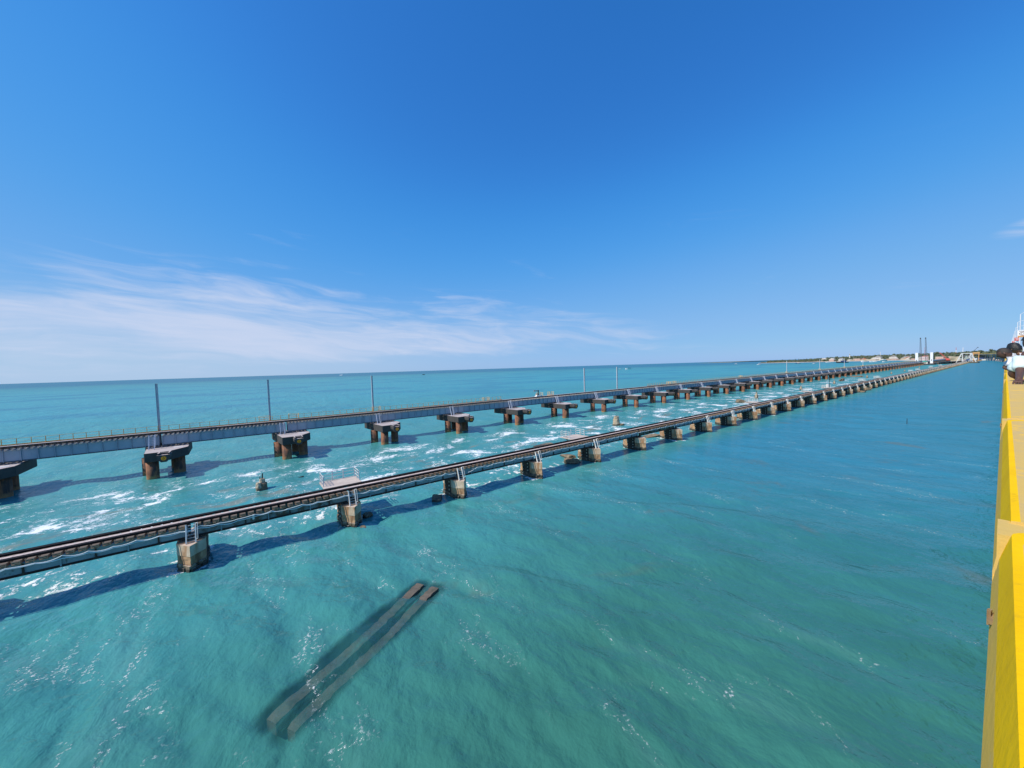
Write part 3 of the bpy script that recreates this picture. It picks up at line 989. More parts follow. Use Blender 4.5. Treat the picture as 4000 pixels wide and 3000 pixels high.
for k, lab in PLATS.items():
    pf = thing('refuge_platform', lab, 'platform', (OLD_X0 + OLD_P*k, OLD_Y + 1.5, 3.62), G_PLAT)
    zs, posts = platform_parts(pf)
    for (x, y) in posts:
        put('railing_post', M_PPOST, pf, (x, y, 0))
    put('handrail', M_PRAIL, pf)
b = MB(); b.box(-0.5, 0.5, -0.35, 0.35, 0, 1.5); b.box(-0.55, 0.55, -0.4, 0.4, 1.5, 1.58)
tag(put('signal_cabinet', b.mesh('signal_cabinet', WHITE), None, (OLD_X0 + OLD_P*16 - 0.6, OLD_Y + 3.0, 3.62)), 'white metal cabinet on the signal platform of the old bridge', 'cabinet')
sp = thing('signal_post', 'thin dark signal post rising from the refuge platform with the white cabinet', 'signal', (OLD_X0 + OLD_P*16 + 0.6, OLD_Y + 2.6, 3.62))
b = MB(); b.tube((0, 0, 0), (0, 0, 4.6), 0.09, 8)
put('pole', b.mesh('pole', BLACK), sp)
b = MB(); b.box(-0.18, 0.18, -0.14, 0.14, 3.3, 4.2); b.box(-0.30, 0.3, -0.03, 0.03, 3.2, 4.35)
put('lamp_head', b.mesh('lamp_head', BLACK), sp)
b = MB(); b.bar((-1.9, 0.4, 0), (-1.9, 0.4, 3.2), 0.07); b.bar((-1.9, 0.4, 3.1), (-2.6, -0.4, 3.4), 0.06)
put('stay', b.mesh('stay', LADDER_GREY), sp)

# ------------------------------------------------------------------ new railway bridge
N_NEW = 50
NEAR_NEW, MID_NEW = 3, 15
ZN0, ZN1 = 4.62, 6.40
NSP = NEW_P - 0.30
M_GN = girder_mesh(NSP, ZN1 - ZN0, [GIRD_NEW, GIRD_NEWEDGE], 'new_girder', 0.45, 0.04)
sb2 = MB(); sb2.box(-0.03, 0.03, -0.20, -0.02, 0.05, ZN1 - ZN0 - 0.04)
M_STN = sb2.mesh('stiffener', GIRD_NEW)
sb2 = MB()
for q in range(12):
    x = 0.12 + q*(NSP - 0.24)/11
    sb2.box(x - 0.03, x + 0.03, -0.20, -0.02, 0.05, ZN1 - ZN0 - 0.04)
M_STNJ = sb2.mesh('stiffener_row', GIRD_NEW)
NSL = 30
M_SLN = sleeper_mesh(2.80, 0.20, 0.26, SLEEPER_PALE, 'sleeper')
sb2 = MB()
for q in range(NSL):
    x = (q + 0.5)*NSP/NSL
    sb2.box(x - 0.13, x + 0.13, -1.4, 1.4, 0, 0.20)
M_SLNJ = sb2.mesh('sleeper_row', SLEEPER_PALE)
M_RAILN = rail_mesh(NEW_P, [RAIL, RAILHEAD], 'rail')
ZRN = ZN1 + 0.20
wk = MB(); wk.box(0, NEW_P, 1.45, 2.45, 0.10, 0.16); wk.box(0, NEW_P, -0.30, 0.30, 0.005, 0.035)
for q in range(8):
    wk.box(1.0 + q*2.4, 1.12 + q*2.4, 1.0, 2.4, -0.12, 0.10)
M_WALKN = wk.mesh('walkway', pmat('grey_walkway', (0.40, 0.37, 0.36), (0.33, 0.30, 0.30), 1.2, 0.8))
NPOST = 13
po = MB(); po.box(-0.035, 0.035, -0.03, 0.03, 0, 1.02); po.box(-0.07, 0.07, -0.06, 0.03, -0.06, 0.10)
M_POST = po.mesh('railing_post', YELLOW)
hr = MB()
hr.box(0, NEW_P, -0.025, 0.025, 0.97, 1.02); hr.box(0, NEW_P, -0.02, 0.02, 0.50, 0.535)
M_HAND = hr.mesh('handrail', YELLOWPALE)
hr = MB(); hr.box(0, NEW_P, -0.015, 0.015, 0.0, 0.16)
M_TOE = hr.mesh('toe_board', YELLOW)
hr = MB()
for q in range(NPOST):
    x = (q + 0.5)*NEW_P/NPOST
    hr.box(x - 0.035, x + 0.035, -0.03, 0.03, 0, 1.02)
M_POSTJ = hr.mesh('post_row', YELLOW)
def far_new_span(rail):
    b = MB()
    for y in (-1.0, 1.0):
        b.box(0, NSP, y - 0.12, y + 0.12, ZN0, ZN1, 0)
    b.box(0, NSP, -1.24, -1.0, ZN0, ZN0 + 0.06, 1)
    for q in range(NSL):
        x = (q + 0.5)*NSP/NSL
        b.box(x - 0.13, x + 0.13, -1.4, 1.4, ZN1, ZRN, 2)
    for y in (-0.84, 0.84):
        b.box(0, NEW_P, y - 0.05, y + 0.05, ZRN, ZRN + 0.165, 3)
    b.box(0, NEW_P, 1.45, 2.45, ZRN + 0.1, ZRN + 0.16, 4)
    if rail:
        b.box(0, NEW_P, 2.43, 2.47, ZRN + 0.1, ZRN + 0.3, 5)
        b.box(0, NEW_P, 2.42, 2.48, ZRN + 1.10, ZRN + 1.17, 5)
        b.box(0, NEW_P, 2.43, 2.47, ZRN + 0.63, ZRN + 0.68, 5)
        for q in range(NPOST):
            x = (q + 0.5)*NEW_P/NPOST
            b.box(x - 0.04, x + 0.04, 2.42, 2.48, ZRN + 0.16, ZRN + 1.12, 5)
    return b.mesh('far_new_span', [GIRD_NEW, GIRD_NEWEDGE, SLEEPER_PALE, RAIL, MATS['grey_walkway'], YELLOWPALE])
M_FARNEW = far_new_span(True)
crossn = MB()
for q in range(6):
    x = 0.2 + q*(NSP - 0.4)/5
    crossn.box(x - 0.05, x + 0.05, -0.97, 0.97, 0.15, 0.27); crossn.box(x - 0.05, x + 0.05, -0.97, 0.97, 1.45, 1.57)
M_CROSSN = crossn.mesh('cross_frame', GIRD_NEWEDGE)
G_NSP = 'girder spans of the new railway bridge'
for k in range(-2, N_NEW - 1):
    x = NEW_X0 + 0.55 + NEW_P*k + 0.15
    n = k + 2
    if k == -2:
        lab = 'blue girder span of the new bridge running out of the picture at left'
    elif n <= 20:
        lab = 'blue grey girder span of the higher new bridge, %s span from the left' % ORD[n]
    else:
        lab = 'tiny far girder span of the new bridge in its crowded run towards the white towers'
    railed = not (63 < x + 2 < 126)
    if k > MID_NEW:
        tag(put('girder_span', M_FARNEW, None, (x, NEW_Y, 0)), lab, 'bridge span', G_NSP)
        continue
    sp = thing('girder_span', lab, 'bridge span', (x, NEW_Y, 0), G_NSP)
    for s in (-1.0, 1.0):
        gd = put('girder', M_GN, sp, (0, s, ZN0))
        if s < 0:
            if k <= 6:
                for q in range(12):
                    put('stiffener', M_STN, gd, (0.12 + q*(NSP - 0.24)/11, 0, 0))
            else:
                tag(put('stiffener_row', M_STNJ, gd), kind='stuff')
    if k <= 2:
        tag(put('cross_frame', M_CROSSN, sp, (0, 0, ZN0)), kind='stuff')
    if k <= NEAR_NEW:
        for q in range(NSL):
            put('sleeper', M_SLN, sp, ((q + 0.5)*NSP/NSL, 0, ZN1))
    else:
        tag(put('sleeper_row', M_SLNJ, sp, (0, 0, ZN1)), kind='stuff')
    for s in (-0.84, 0.84):
        put('rail', M_RAILN, sp, (-0.15, s, ZRN + 0.02))
    put('walkway', M_WALKN, sp, (-0.15, 0, ZRN))
    if railed:
        put('handrail', M_HAND, sp, (-0.15, 2.45, ZRN + 0.16))
        put('toe_board', M_TOE, sp, (-0.15, 2.45, ZRN + 0.16))
        if k <= 8:
            for q in range(NPOST):
                put('railing_post', M_POST, sp, ((q + 0.5)*NEW_P/NPOST - 0.15, 2.45, ZRN + 0.16))
        else:
            tag(put('post_row', M_POSTJ, sp, (-0.15, 2.45, ZRN + 0.16)), kind='stuff')

# concrete piers
CAPP = [(-0.75, -1.10), (2.25, -1.10), (4.40, 1.90), (4.25, 9.3), (-1.9, 9.3), (-1.75, 6.5), (-1.35, 4.8)]
CX, CY = 0.0, 83.25
ZC0, ZC1 = 2.86, 4.35
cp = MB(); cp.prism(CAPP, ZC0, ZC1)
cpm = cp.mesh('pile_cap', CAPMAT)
_bm = bmesh.new(); _bm.from_mesh(cpm)
bmesh.ops.bevel(_bm, geom=[e for e in _bm.edges], offset=0.06, segments=1, affect='EDGES')
_bm.to_mesh(cpm); _bm.free()
def bracket_block(side):
    b = MB()
    s = -1 if side < 0 else 1
    y0, y1 = (-3.25, -1.06) if s < 0 else (9.26, 11.0)
    zt = ZC1 - 0.22
    # corbel: chamfered underside, profile in x-z drawn along y
    prof = [(1.05, zt), (2.62, zt), (2.62, zt - 0.55), (2.20, ZC0 + 0.12), (1.50, ZC0 + 0.12), (1.05, zt - 0.55)]
    b.extrude_y(prof, y0, y1)
    # open box on top for the mast foot
    b.box(1.10, 1.30, y0 + 0.12, y1 - 0.1, zt + 0.003, zt + 0.30)
    b.box(2.37, 2.57, y0 + 0.12, y1 - 0.1, zt + 0.003, zt + 0.30)
    b.box(1.303, 2.367, y0 + 0.62, y0 + 0.82, zt + 0.003, zt + 0.30)
    return b.mesh('mast_bracket', CAPMAT, fix=True)
M_BRK = [bracket_block(-1), bracket_block(1)]
pi = MB(); pi.tube((0, 0, -2.0), (0, 0, ZC0 + 0.05), 0.80, 24, 0.80)
M_PILE = pi.mesh('pile', PILE)
for p in M_PILE.polygons:
    p.use_smooth = abs(p.normal.z) < 0.5
PILES = [(0, 0), (3.05, 2.36), (-1.1, 4.1), (2.2, 7.0)]
bd = MB()
bd.box(2.4, 3.7, 2.3, 2.75, ZC1 + 0.003, ZC1 + 0.045)
M_PAD = bd.mesh('white_pad', BEARING)
bd = MB()
bd.box(-0.25, 0.25, -0.25, 0.25, ZC1 + 0.003, ZN0)
M_BRG = bd.mesh('bearing', GIRD_NEWEDGE)
dd = MB(); dd.tube((0, 0.02, 0), (0, -0.02, 0), 0.33, 24)
M_DISC = dd.mesh('number_disc', DISC)
fn = MB()
fn.prism(CAPP, ZC0, ZC1, 0)
fn.extrude_y([(1.05, 4.13), (2.62, 4.13), (2.62, 3.58), (2.2, 2.98), (1.5, 2.98), (1.05, 3.58)], -3.25, -1.06, 0)
for (px, py) in PILES:
    fn.tube((px, py, -1.0), (px, py, ZC0), 0.8, 12, mi=1)
fn.box(2.4, 3.7, 2.3, 2.75, ZC1 + 0.003, ZC1 + 0.045, 2)
for y in (4.75, 6.75):
    fn.box(-0.05, 1.35, y - 0.25, y + 0.25, ZC1 + 0.003, ZN0, 0)
M_FARNP = fn.mesh('far_concrete_pier', [CAPMAT, PILE, BEARING], fix=True)
G_NP = 'concrete piers of the new railway bridge'
def text_mesh(body, size, mat, name, extrude=0.004):
    cu = bpy.data.curves.new(name, 'FONT')
    cu.body = body; cu.size = size; cu.align_x = 'CENTER'; cu.align_y = 'CENTER'; cu.extrude = extrude
    cu.resolution_u = 3
    cu.space_line = 0.82
    o = bpy.data.objects.new(name, cu)
    COL.objects.link(o)
    dg = bpy.context.evaluated_depsgraph_get()
    me = bpy.data.meshes.new_from_object(o.evaluated_get(dg))
    bpy.data.objects.remove(o)
    me.materials.clear(); me.materials.append(mat)
    me.name = name
    return me
for k in range(-1, N_NEW):
    x = NEW_X0 + NEW_P*k
    n = k + 1
    if k == -1:
        lab = 'dark concrete pile cap of the new bridge cut off by the left picture edge'
    elif n <= 20:
        lab = ('coated concrete pier on rusty piles, %s of the new bridge from the left' % ORD[n])
        if n == 1:
            lab = 'coated concrete pier with yellow number disc P 27, first whole one from the left'
    else:
        lab = 'tiny far concrete pier in the crowded distant row under the new bridge'
    if k > MID_NEW:
        tag(put('concrete_pier', M_FARNP, None, (x, CY, 0)), lab, 'pier', G_NP)
        continue
    pr = thing('concrete_pier', lab, 'pier', (x, CY, 0), G_NP)
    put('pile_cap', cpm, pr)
    for (px, py) in PILES:
        put('pile', M_PILE, pr, (px, py, 0))
    put('mast_bracket', M_BRK[0], pr)
    put('mast_bracket', M_BRK[1], pr)
    put('white_pad', M_PAD, pr)
    for q in ((0.2, 4.75), (1.1, 4.75), (0.2, 6.75), (1.1, 6.75)):
        put('bearing', M_BRG, pr, (q[0], q[1], 0))
    if k >= 0:
        ds = put('number_disc', M_DISC, pr, (1.84, -3.262, 3.60))
        if k <= 9:
            put('numerals', text_mesh('P\n%d' % (27 - k), 0.30, BLACK, 'numerals'), ds, (0, -0.026, 0.0), (math.pi/2, 0, 0))
M_LADN = ladder_mesh((0, -2.05, 6.75), (0, -2.95, 4.36), 0.68, 9, LADDER_GREY, 'ladder')
G_LN = 'grey ladders of the new bridge'
for k in range(0, N_NEW - 1):
    n = k + 1
    lab = ('pale grey ladder down to the %s concrete pier of the new bridge from the left' % ORD[n]) if n <= 20 else \
        'tiny far ladder on the new bridge in its crowded distant run'
    tag(put('ladder', M_LADN, None, (NEW_X0 + NEW_P*k - 0.35, NEW_Y - 0.25, 0)), lab, 'ladder', G_LN)

# masts for the overhead line, not yet wired
def mast_mesh(h, solid):
    b = MB()
    for s in (-1, 1):
        b.box(s*0.15 - 0.05, s*0.15 + 0.05, -0.14, -0.09, 0, h); b.box(s*0.15 - 0.05, s*0.15 + 0.05, 0.09, 0.14, 0, h)
        b.box(s*0.19 - 0.012, s*0.19 + 0.012, -0.14, 0.14, 0, h)
    z = 0.3
    while z < h - 0.3:
        b.box(-0.16, 0.16, -0.155, -0.14, z, z + 0.42); b.box(-0.16, 0.16, 0.14, 0.155, z, z + 0.42)
        z += 0.62 if solid else 0.95
    return b.mesh('mast_column', GALV)
def solid_mast(h):
    b = MB()
    b.box(-0.17, -0.14, -0.15, 0.15, 0, h); b.box(0.14, 0.17, -0.15, 0.15, 0, h); b.box(-0.139, 0.139, -0.02, 0.02, 0, h)
    b.box(-0.19, 0.19, -0.17, 0.17, h, h + 0.03)
    return b.mesh('mast_column', GALV)
M_MAST = [solid_mast(11.1), mast_mesh(11.1, False)]
fb = MB(); fb.box(-0.45, 0.45, -0.45, 0.45, 0, 0.30); fb.box(-0.3, 0.3, -0.3, 0.3, 0.3, 0.45)
M_FOOT = fb.mesh('mast_foot', CAPMAT)
G_MAST = 'bare masts of the new bridge'
for i, (X, lab) in enumerate(((-12.85, 'bare grey mast behind the leftmost new bridge ladder, first mast from the left'),
                              (4.1, 'bare grey mast behind the new bridge, second from the left'),
                              (25.2, 'bare grey mast behind the new bridge, third from the left'),
                              (100.7, 'lattice mast in the middle of the picture, left of a close pair'),
                              (119.6, 'lattice mast in the middle of the picture, right of a close pair'),
                              (308.0, 'tiny lattice mast before the island spit, on a yellow stand'),
                              (384.2, 'tiny lattice mast on a yellow stand, in line with the lighthouse'),
                              (461.0, 'tiny lattice mast, third in the far row on the new bridge'),
                              (536.4, 'tiny lattice mast, last in the far row on the new bridge'))):
    ms = thing('overhead_line_mast', lab, 'mast', (X, 92.0, 4.36), G_MAST)
    put('mast_foot', M_FOOT, ms)
    put('mast_column', M_MAST[0 if X < 90 else 1], ms)

# small yellow balconies beside the walkway
bx = MB()
for (x, y) in ((-0.9, 0), (0.9, 0), (-0.9, 1.1), (0.9, 1.1)):
    bx.bar((x, y, 0), (x, y, 1.1), 0.07)
for z in (0.35, 0.72, 1.08):
    bx.bar((-0.9, 1.1, z), (0.9, 1.1, z), 0.05); bx.bar((-0.9, 0, z), (-0.9, 1.1, z), 0.05); bx.bar((0.9, 0, z), (0.9, 1.1, z), 0.05)
M_BALR = bx.mesh('balcony_railing', YELLOWPALE)
bx = MB(); bx.box(-1.0, 1.0, -0.1, 1.2, -0.12, 0)
M_BALF = bx.mesh('balcony_floor', YELLOW)
G_BAL = 'yellow balconies of the new bridge'
for X, lab in ((3.1, 'yellow railed balcony at the foot of the second mast'), (8.4, 'pale railed balcony just right of the second mast'),
               (26.0, 'yellow railed balcony behind the third mast'), (57.8, 'yellow railed balcony near the end of the left yellow railing'),
               (79.0, 'pale yellow railed box right beside the dark jib winch'), (83.9, 'pale yellow railed box on the new bridge, second right of the jib winch'),
               (157.0, 'yellow railed balcony on the new bridge, first in the far railing'), (161.5, 'white railed balcony next to the first far yellow balcony'),
               (233.2, 'yellow railed balcony on the far new bridge, left of the far masts'),
               (308.0, 'yellow stand under the mast before the island spit'), (384.2, 'yellow stand under the mast in line with the lighthouse'),
               (461.0, 'yellow stand under the third far mast'), (536.4, 'yellow stand under the last far mast')):
    bl = thing('balcony', lab, 'balcony', (X, 91.5, ZRN + 0.18), G_BAL)
    put('balcony_railing', M_BALR, bl); put('balcony_floor', M_BALF, bl)

# jib winch standing on the far edge of the new deck
jw = thing('jib_winch', 'dark jib winch with level arm on a white base, on the new bridge deck', 'winch', (77.2, 91.0, ZRN + 0.16))
b = MB(); b.box(-0.9, 1.5, -0.5, 0.5, 0, 0.22); b.box(-0.6, 0.1, -0.35, 0.35, 0.22, 0.6)
put('base_frame', b.mesh('base_frame', WHITE), jw)
b = MB(); b.tube((0.15, 0, 0.22), (0.30, 0, 1.75), 0.20, 10, 0.12); b.cbox((0.15, 0, 0.65), (0.5, 0.5, 0.5)); b.cbox((0.33, 0, 1.80), (0.34, 0.3, 0.42))
put('column', b.mesh('column', BLACK), jw)
b = MB(); b.bar((0.45, 0, 1.80), (-1.55, 0, 1.92), 0.22, 0.26); b.bar((-1.5, 0, 1.65), (-1.5, 0, 2.15), 0.14)
put('arm', b.mesh('arm', pmat('arm_brown', (0.24, 0.13, 0.12), (0.30, 0.20, 0.19), 3, 0.7)), jw)
b = MB(); b.tube((-0.35, -0.4, 0.72), (-0.35, 0.4, 0.72), 0.2, 12)
put('drum', b.mesh('drum', SLEEPER), jw)

# ------------------------------------------------------------------ sunken beams
BEAMC = pmat('wet_concrete', (0.135, 0.108, 0.080), (0.095, 0.080, 0.060), 1.3, 0.8, 0.03, 6.0, stain=(0.075, 0.070, 0.045), stain_amt=0.3, stain_scale=1.6)
def beam_mesh(a, b, w, d, seed):
    g = random.Random(seed)
    L = (b - a).length
    n = 44
    B = MB()
    for i in range(n + 1):
        x = L*i/n
        z = -0.06 - 0.20*math.sin(math.pi*i/n)**2 + g.uniform(-0.025, 0.025) - 0.10*max(0, 1 - i/1.5)
        l = -w/2 + g.uniform(-0.06, 0.05); r = w/2 + g.uniform(-0.05, 0.06)
        B.v += [(x, l, z - d), (x, l, z), (x, g.uniform(-.05, .05), z + 0.012), (x, r, z), (x, r, z - d)]
    for i in range(n):
        for q in range(5):
            s = (q + 1) % 5
            B.face((i*5 + q, i*5 + s, (i + 1)*5 + s, (i + 1)*5 + q))
    B.face([4, 3, 2, 1, 0]); B.face([n*5 + q for q in range(5)])
    me = B.mesh('sunken_beam', BEAMC, fix=True)
    return me
for (a, b), w, s, lab in ((BEAM_A, 0.66, 1, 'long brown concrete beam lying just under the water, upper left of the pair'),
                          (BEAM_B, 0.60, 2, 'long brown concrete beam lying just under the water, lower right of the pair')):
    d = b - a
    o = put('sunken_beam', beam_mesh(a, b, w, 0.6, s), None, (a.x, a.y, 0), (0, 0, math.atan2(d.y, d.x)))
    tag(o, lab, 'beam', 'sunken beams in the foreground')

# ------------------------------------------------------------------ ruined stumps and rocks
RUIN = pmat('ruin_masonry', (0.50, 0.42, 0.31), (0.36, 0.27, 0.17), 2.0, 0.92, 0.06, 5.0, stain=(0.20, 0.14, 0.08), stain_amt=0.3, stain_scale=1.3,
            low=((0.09, 0.075, 0.05), 0.2, 0.6))
RUIN_DARK = pmat('ruin_dark', (0.22, 0.15, 0.09), (0.10, 0.08, 0.06), 2.0, 0.9, 0.06, 5.0)
ROCK = pmat('shore_rock', (0.26, 0.20, 0.13), (0.15, 0.115, 0.075), 1.8, 0.9, 0.08, 3.0, low=((0.06, 0.05, 0.04), 0.05, 0.3))
def rock_mesh(s, seed, mat, cut=True):
    bm = bmesh.new()
    bmesh.ops.create_icosphere(bm, subdivisions=3, radius=1.0)
    g = Vector((seed*7.3, seed*1.7, seed*3.1))
    for v in bm.verts:
        p = v.co.copy()
        k = 1 + 0.28*mnoise.noise(p*1.4 + g) + 0.10*mnoise.noise(p*3.7 + g)
        q = Vector((max(-0.72, min(0.72, p.x)), max(-0.72, min(0.72, p.y)), max(-0.6, min(0.6, p.z))))
        v.co = Vector((q.x*s[0]*k, q.y*s[1]*k, q.z*s[2]*k))
    me = bpy.data.meshes.new('rock')
    bm.to_mesh(me); bm.free()
    me.materials.append(mat)
    return me
def blocky(poly_w, poly_d, z0, z1, taper, seed, mat, name):
    g = random.Random(seed)
    n = 10
    poly = []
    for i in range(n):
        t = 2*math.pi*i/n
        c, s = math.cos(t), math.sin(t)
        r = 1/max(abs(c), abs(s))**0.75
        poly.append((poly_w/2*c*r*g.uniform(.88, 1.08), poly_d/2*s*r*g.uniform(.88, 1.08)))
    B = MB()
    rings = 5
    for q in range(rings + 1):
        t = q/rings
        for (x, y) in poly:
            k = 1 + (taper - 1)*t + g.uniform(-.06, .06)
            B.v.append((x*k, y*k, z0 + (z1 - z0)*t + (g.uniform(-.06, .06) if 0 < q else 0)))
    for q in range(rings):
        for i in range(n):
            j = (i + 1) % n
            B.face((q*n + i, q*n + j, (q + 1)*n + j, (q + 1)*n + i))
    B.face([rings*n + i for i in range(n)])
    return B.mesh(name, mat)
G_ST = 'ruined stumps between the bridges'
def stump(X, Y, h, lab, style, seed):
    t = thing('ruined_stump', lab, 'ruin', (X, Y, 0), G_ST, rz=0.3*math.sin(seed))
    if style == 0:
        put('masonry_foot', blocky(1.5, 1.4, -0.6, h*0.60, 0.80, seed, RUIN_DARK, 'masonry_foot'), t)
        put('masonry_shoulder', blocky(0.8, 0.9, h*0.2, h*0.72, 0.7, seed + 1, RUIN, 'masonry_shoulder'), t, (-0.42, -0.25, 0))
        put('masonry_top', blocky(0.72, 0.70, h*0.6 - 0.05, h, 0.9, seed + 2, RUIN, 'masonry_top'), t, (0.05, 0, 0))
        b = MB(); b.tube((0.05, 0.1, h - 0.1), (0.12, 0.1, h + 0.75), 0.10, 7, 0.07); b.tube((-0.2, 0.05, h - 0.1), (-0.22, 0.05, h + 0.3), 0.06, 6)
        put('iron_stub', b.mesh('iron_stub', BLACK), t)
    else:
        put('masonry_foot', blocky(2.6, 1.8, -0.6, 0.5, 0.8, seed, RUIN, 'masonry_foot'), t)
        put('masonry_shoulder', blocky(1.7, 1.5, 0.35, h*0.68, 0.86, seed + 1, RUIN, 'masonry_shoulder'), t, (-0.12, 0, 0))
        put('masonry_top', blocky(1.35, 1.2, h*0.66, h, 0.92, seed + 2, RUIN, 'masonry_top'), t, (-0.08, 0, 0))
        put('fallen_block', rock_mesh((0.75, 0.6, 0.55), seed, RUIN), t, (1.0, -0.8, 0.15))
        b = MB(); b.tube((-0.02, 0.0, h - 0.1), (0.0, 0.0, h + 0.3), 0.06, 6)
        put('iron_stub', b.mesh('iron_stub', BLACK), t)
stump(1.39, 63.3, 1.55, 'small dark ruined stump with upright iron stub in the surf, nearest one', 0, 3)
stump(80.4, 62.2, 2.5, 'pale block shaped ruined stump standing in surf in mid picture', 1, 11)
stump(177.2, 63.8, 2.5, 'pointed ruined stump just behind the third refuge platform', 0, 17)
stump(237.4, 64.6, 1.9, 'low ruined stump left of the fourth refuge platform', 0, 23)
stump(300.5, 64.7, 2.0, 'round topped ruined stump right of the signal post', 0, 31)
stump(391.0, 64.6, 2.0, 'tiny ruined stump beyond the low wrecked hull', 0, 37)
stump(485.3, 63.8, 1.8, 'tiny dark ruined stump, third from the right', 0, 41)
stump(560.0, 63.9, 1.6, 'tiny ruined stump, second from the right', 0, 43)
stump(690.0, 66.0, 2.0, 'tiniest ruined stump, farthest to the right', 0, 47)
G_RK = 'rocks in the water'
for (X, Y, s, z, sd, lab) in (
        (46.6, 46.9, (1.9, 1.2, 0.5), 0.05, 2, 'flat tilted slab of rock behind the fifth stone pier'),
        (43.9, 43.4, (1.7, 1.0, 0.85), 0.15, 3, 'dark humped boulder left of the fifth stone pier'),
        (72.6, 46.8, (2.4, 1.1, 0.5), 0.1, 4, 'long low rock left of the seventh stone pier'),
        (10.5, 42.6, (0.62, 0.5, 0.6), 0.1, 5, 'dark block of stone right of the second stone pier'),
        (19.0, 42.7, (1.2, 0.8, 0.35), 0.08, 6, 'low dark rock left of the third stone pier'),
        (9.35, 39.9, (0.55, 0.35, 0.25), 0.0, 7, 'small rock awash at the foot of the second stone pier'),
        (156.4, 61.9, (1.9, 1.5, 1.6), 0.2, 8, 'tan boulder in the surf left of the third refuge platform'),
        (231.9, 39.9, (2.6, 1.6, 1.0), 0.1, 9, 'dark round boulder by the old bridge, left one of two'),
        (247.3, 40.6, (1.6, 1.3, 1.5), 0.2, 10, 'tan upright boulder by the old bridge, right one of two'),
        (411.0, 75.9, (7.0, 2.2, 0.9), 0.0, 11, 'low brown reef rock behind the far end of the surf'),
        (72.0, 55.5, (3.2, 0.9, 0.25), 0.0, 12, 'brown reef ledge awash in surf left of the pale stump'),
        (50.0, 57.5, (2.6, 0.8, 0.22), 0.0, 13, 'brown reef ledge awash in surf left of the second refuge platform')):
    tag(put('rock', rock_mesh(s, sd, ROCK), None, (X, Y, z), (0.12*math.sin(sd), 0.1, sd*0.7)), lab, 'rock', G_RK)
b = MB()
b.prism([(-6.2, -1.0), (5.8, -0.7), (6.6, 0.2), (5.6, 1.0), (-5.6, 0.9)], -0.3, 0.5)
b.prism([(1.0, -0.5), (7.2, -0.3), (7.2, 0.3), (1.0, 0.5)], 0.5, 1.5)
b.prism([(-6.8, -0.3), (-3.0, -0.5), (-3.0, 0.5), (-6.8, 0.3)], 0.5, 1.3)
tag(put('wrecked_hull', b.mesh('wrecked_hull', RUIN_DARK), None, (342.4, 69.6, 0), (0.08, 0, 0.05)), 'low brown wrecked hull lying in the surf right of the round topped stump', 'wreck')
b = MB(); b.tube((0, 0, -0.12), (0.75, 0, 0.06), 0.16, 8, 0.10)
tag(put('floating_log', b.mesh('floating_log', BLACK), None, (6.2, 66.4, 0.04)), 'short black floating log in the surf right of the nearest ruined stump', 'log')
b = MB(); b.tube((0, 0, -1.0), (0.35, 0, 1.35), 0.075, 7, 0.05)
tag(put('marker_stake', b.mesh('marker_stake', BLACK), None, (127.0, 14.0, 0)), 'thin dark leaning stake alone in the open channel at right', 'stake')
b = MB(); b.tube((0, 0, -1.0), (0.15, 0, 0.55), 0.10, 6, 0.06)
tag(put('marker_stake', b.mesh('marker_stake', BLACK), None, (202.0, 39.3, 0)), 'dark stake standing by the old bridge piers below the signal post', 'stake')

# ------------------------------------------------------------------ road bridge the viewer stands on
ZT = 15.93
YB = pmat('bright_yellow_paint', (0.86, 0.515, 0.002), (0.80, 0.465, 0.002), 6.0, 0.8, 0.002, 40.0, stain=(0.72, 0.42, 0.005), stain_amt=0.12, stain_scale=24.0, spec=0.1)
YP = pmat('faded_yellow_paint', (0.80, 0.48, 0.075), (0.74, 0.45, 0.10), 5.0, 0.85, 0.002, 25.0, stain=(0.66, 0.50, 0.24), stain_amt=0.2, stain_scale=6.0, spec=0.1)
YTOP = pmat('dusty_wall_top', (0.62, 0.42, 0.12), (0.54, 0.39, 0.17), 3.0, 0.9, 0.003, 30.0, stain=(0.78, 0.48, 0.06), stain_amt=0.30, stain_scale=3.0, spec=0.1)
CONC = pmat('road_concrete', (0.42, 0.40, 0.37), (0.34, 0.32, 0.30), 0.6, 0.9)
ASPH = pmat('asphalt', (0.055, 0.055, 0.058), (0.045, 0.045, 0.047), 0.5, 0.95)
rb = thing('road_bridge', 'long road bridge with bright yellow parapet at the right picture edge', 'bridge', (0, 0, 0))
DR = 0.0024                              # slight skew to the railway
def yo(x):
    return DR*max(x, 0.0)
b = MB()
b.box(-30, 700, -11.5, 0.0, 14.55, 14.90)
put('road_deck', b.mesh('road_deck', CONC), rb, (0, -0.03, 0))
b = MB(); b.box(-30, 700, -10.0, -1.7, 14.904, 14.95)
put('carriageway', b.mesh('carriageway', ASPH), rb)
for y in (-1.6, -5.6, -9.6):
    b = MB(); b.box(-30, 700, y - 0.35, y + 0.35, 12.6, 14.546)
    put('main_beam', b.mesh('main_beam', CONC), rb)
b = MB(); b.tube((0, -2.6, -2), (0, -2.6, 11.9), 1.0, 16); b.tube((0, -8.8, -2), (0, -8.8, 11.9), 1.0, 16); b.box(-1.2, 1.2, -10.6, -0.8, 11.6, 12.597)
M_RP = b.mesh('support', CONC)
for q in range(19):
    put('support', M_RP, rb, (-18 + 38*q, 0, 0))
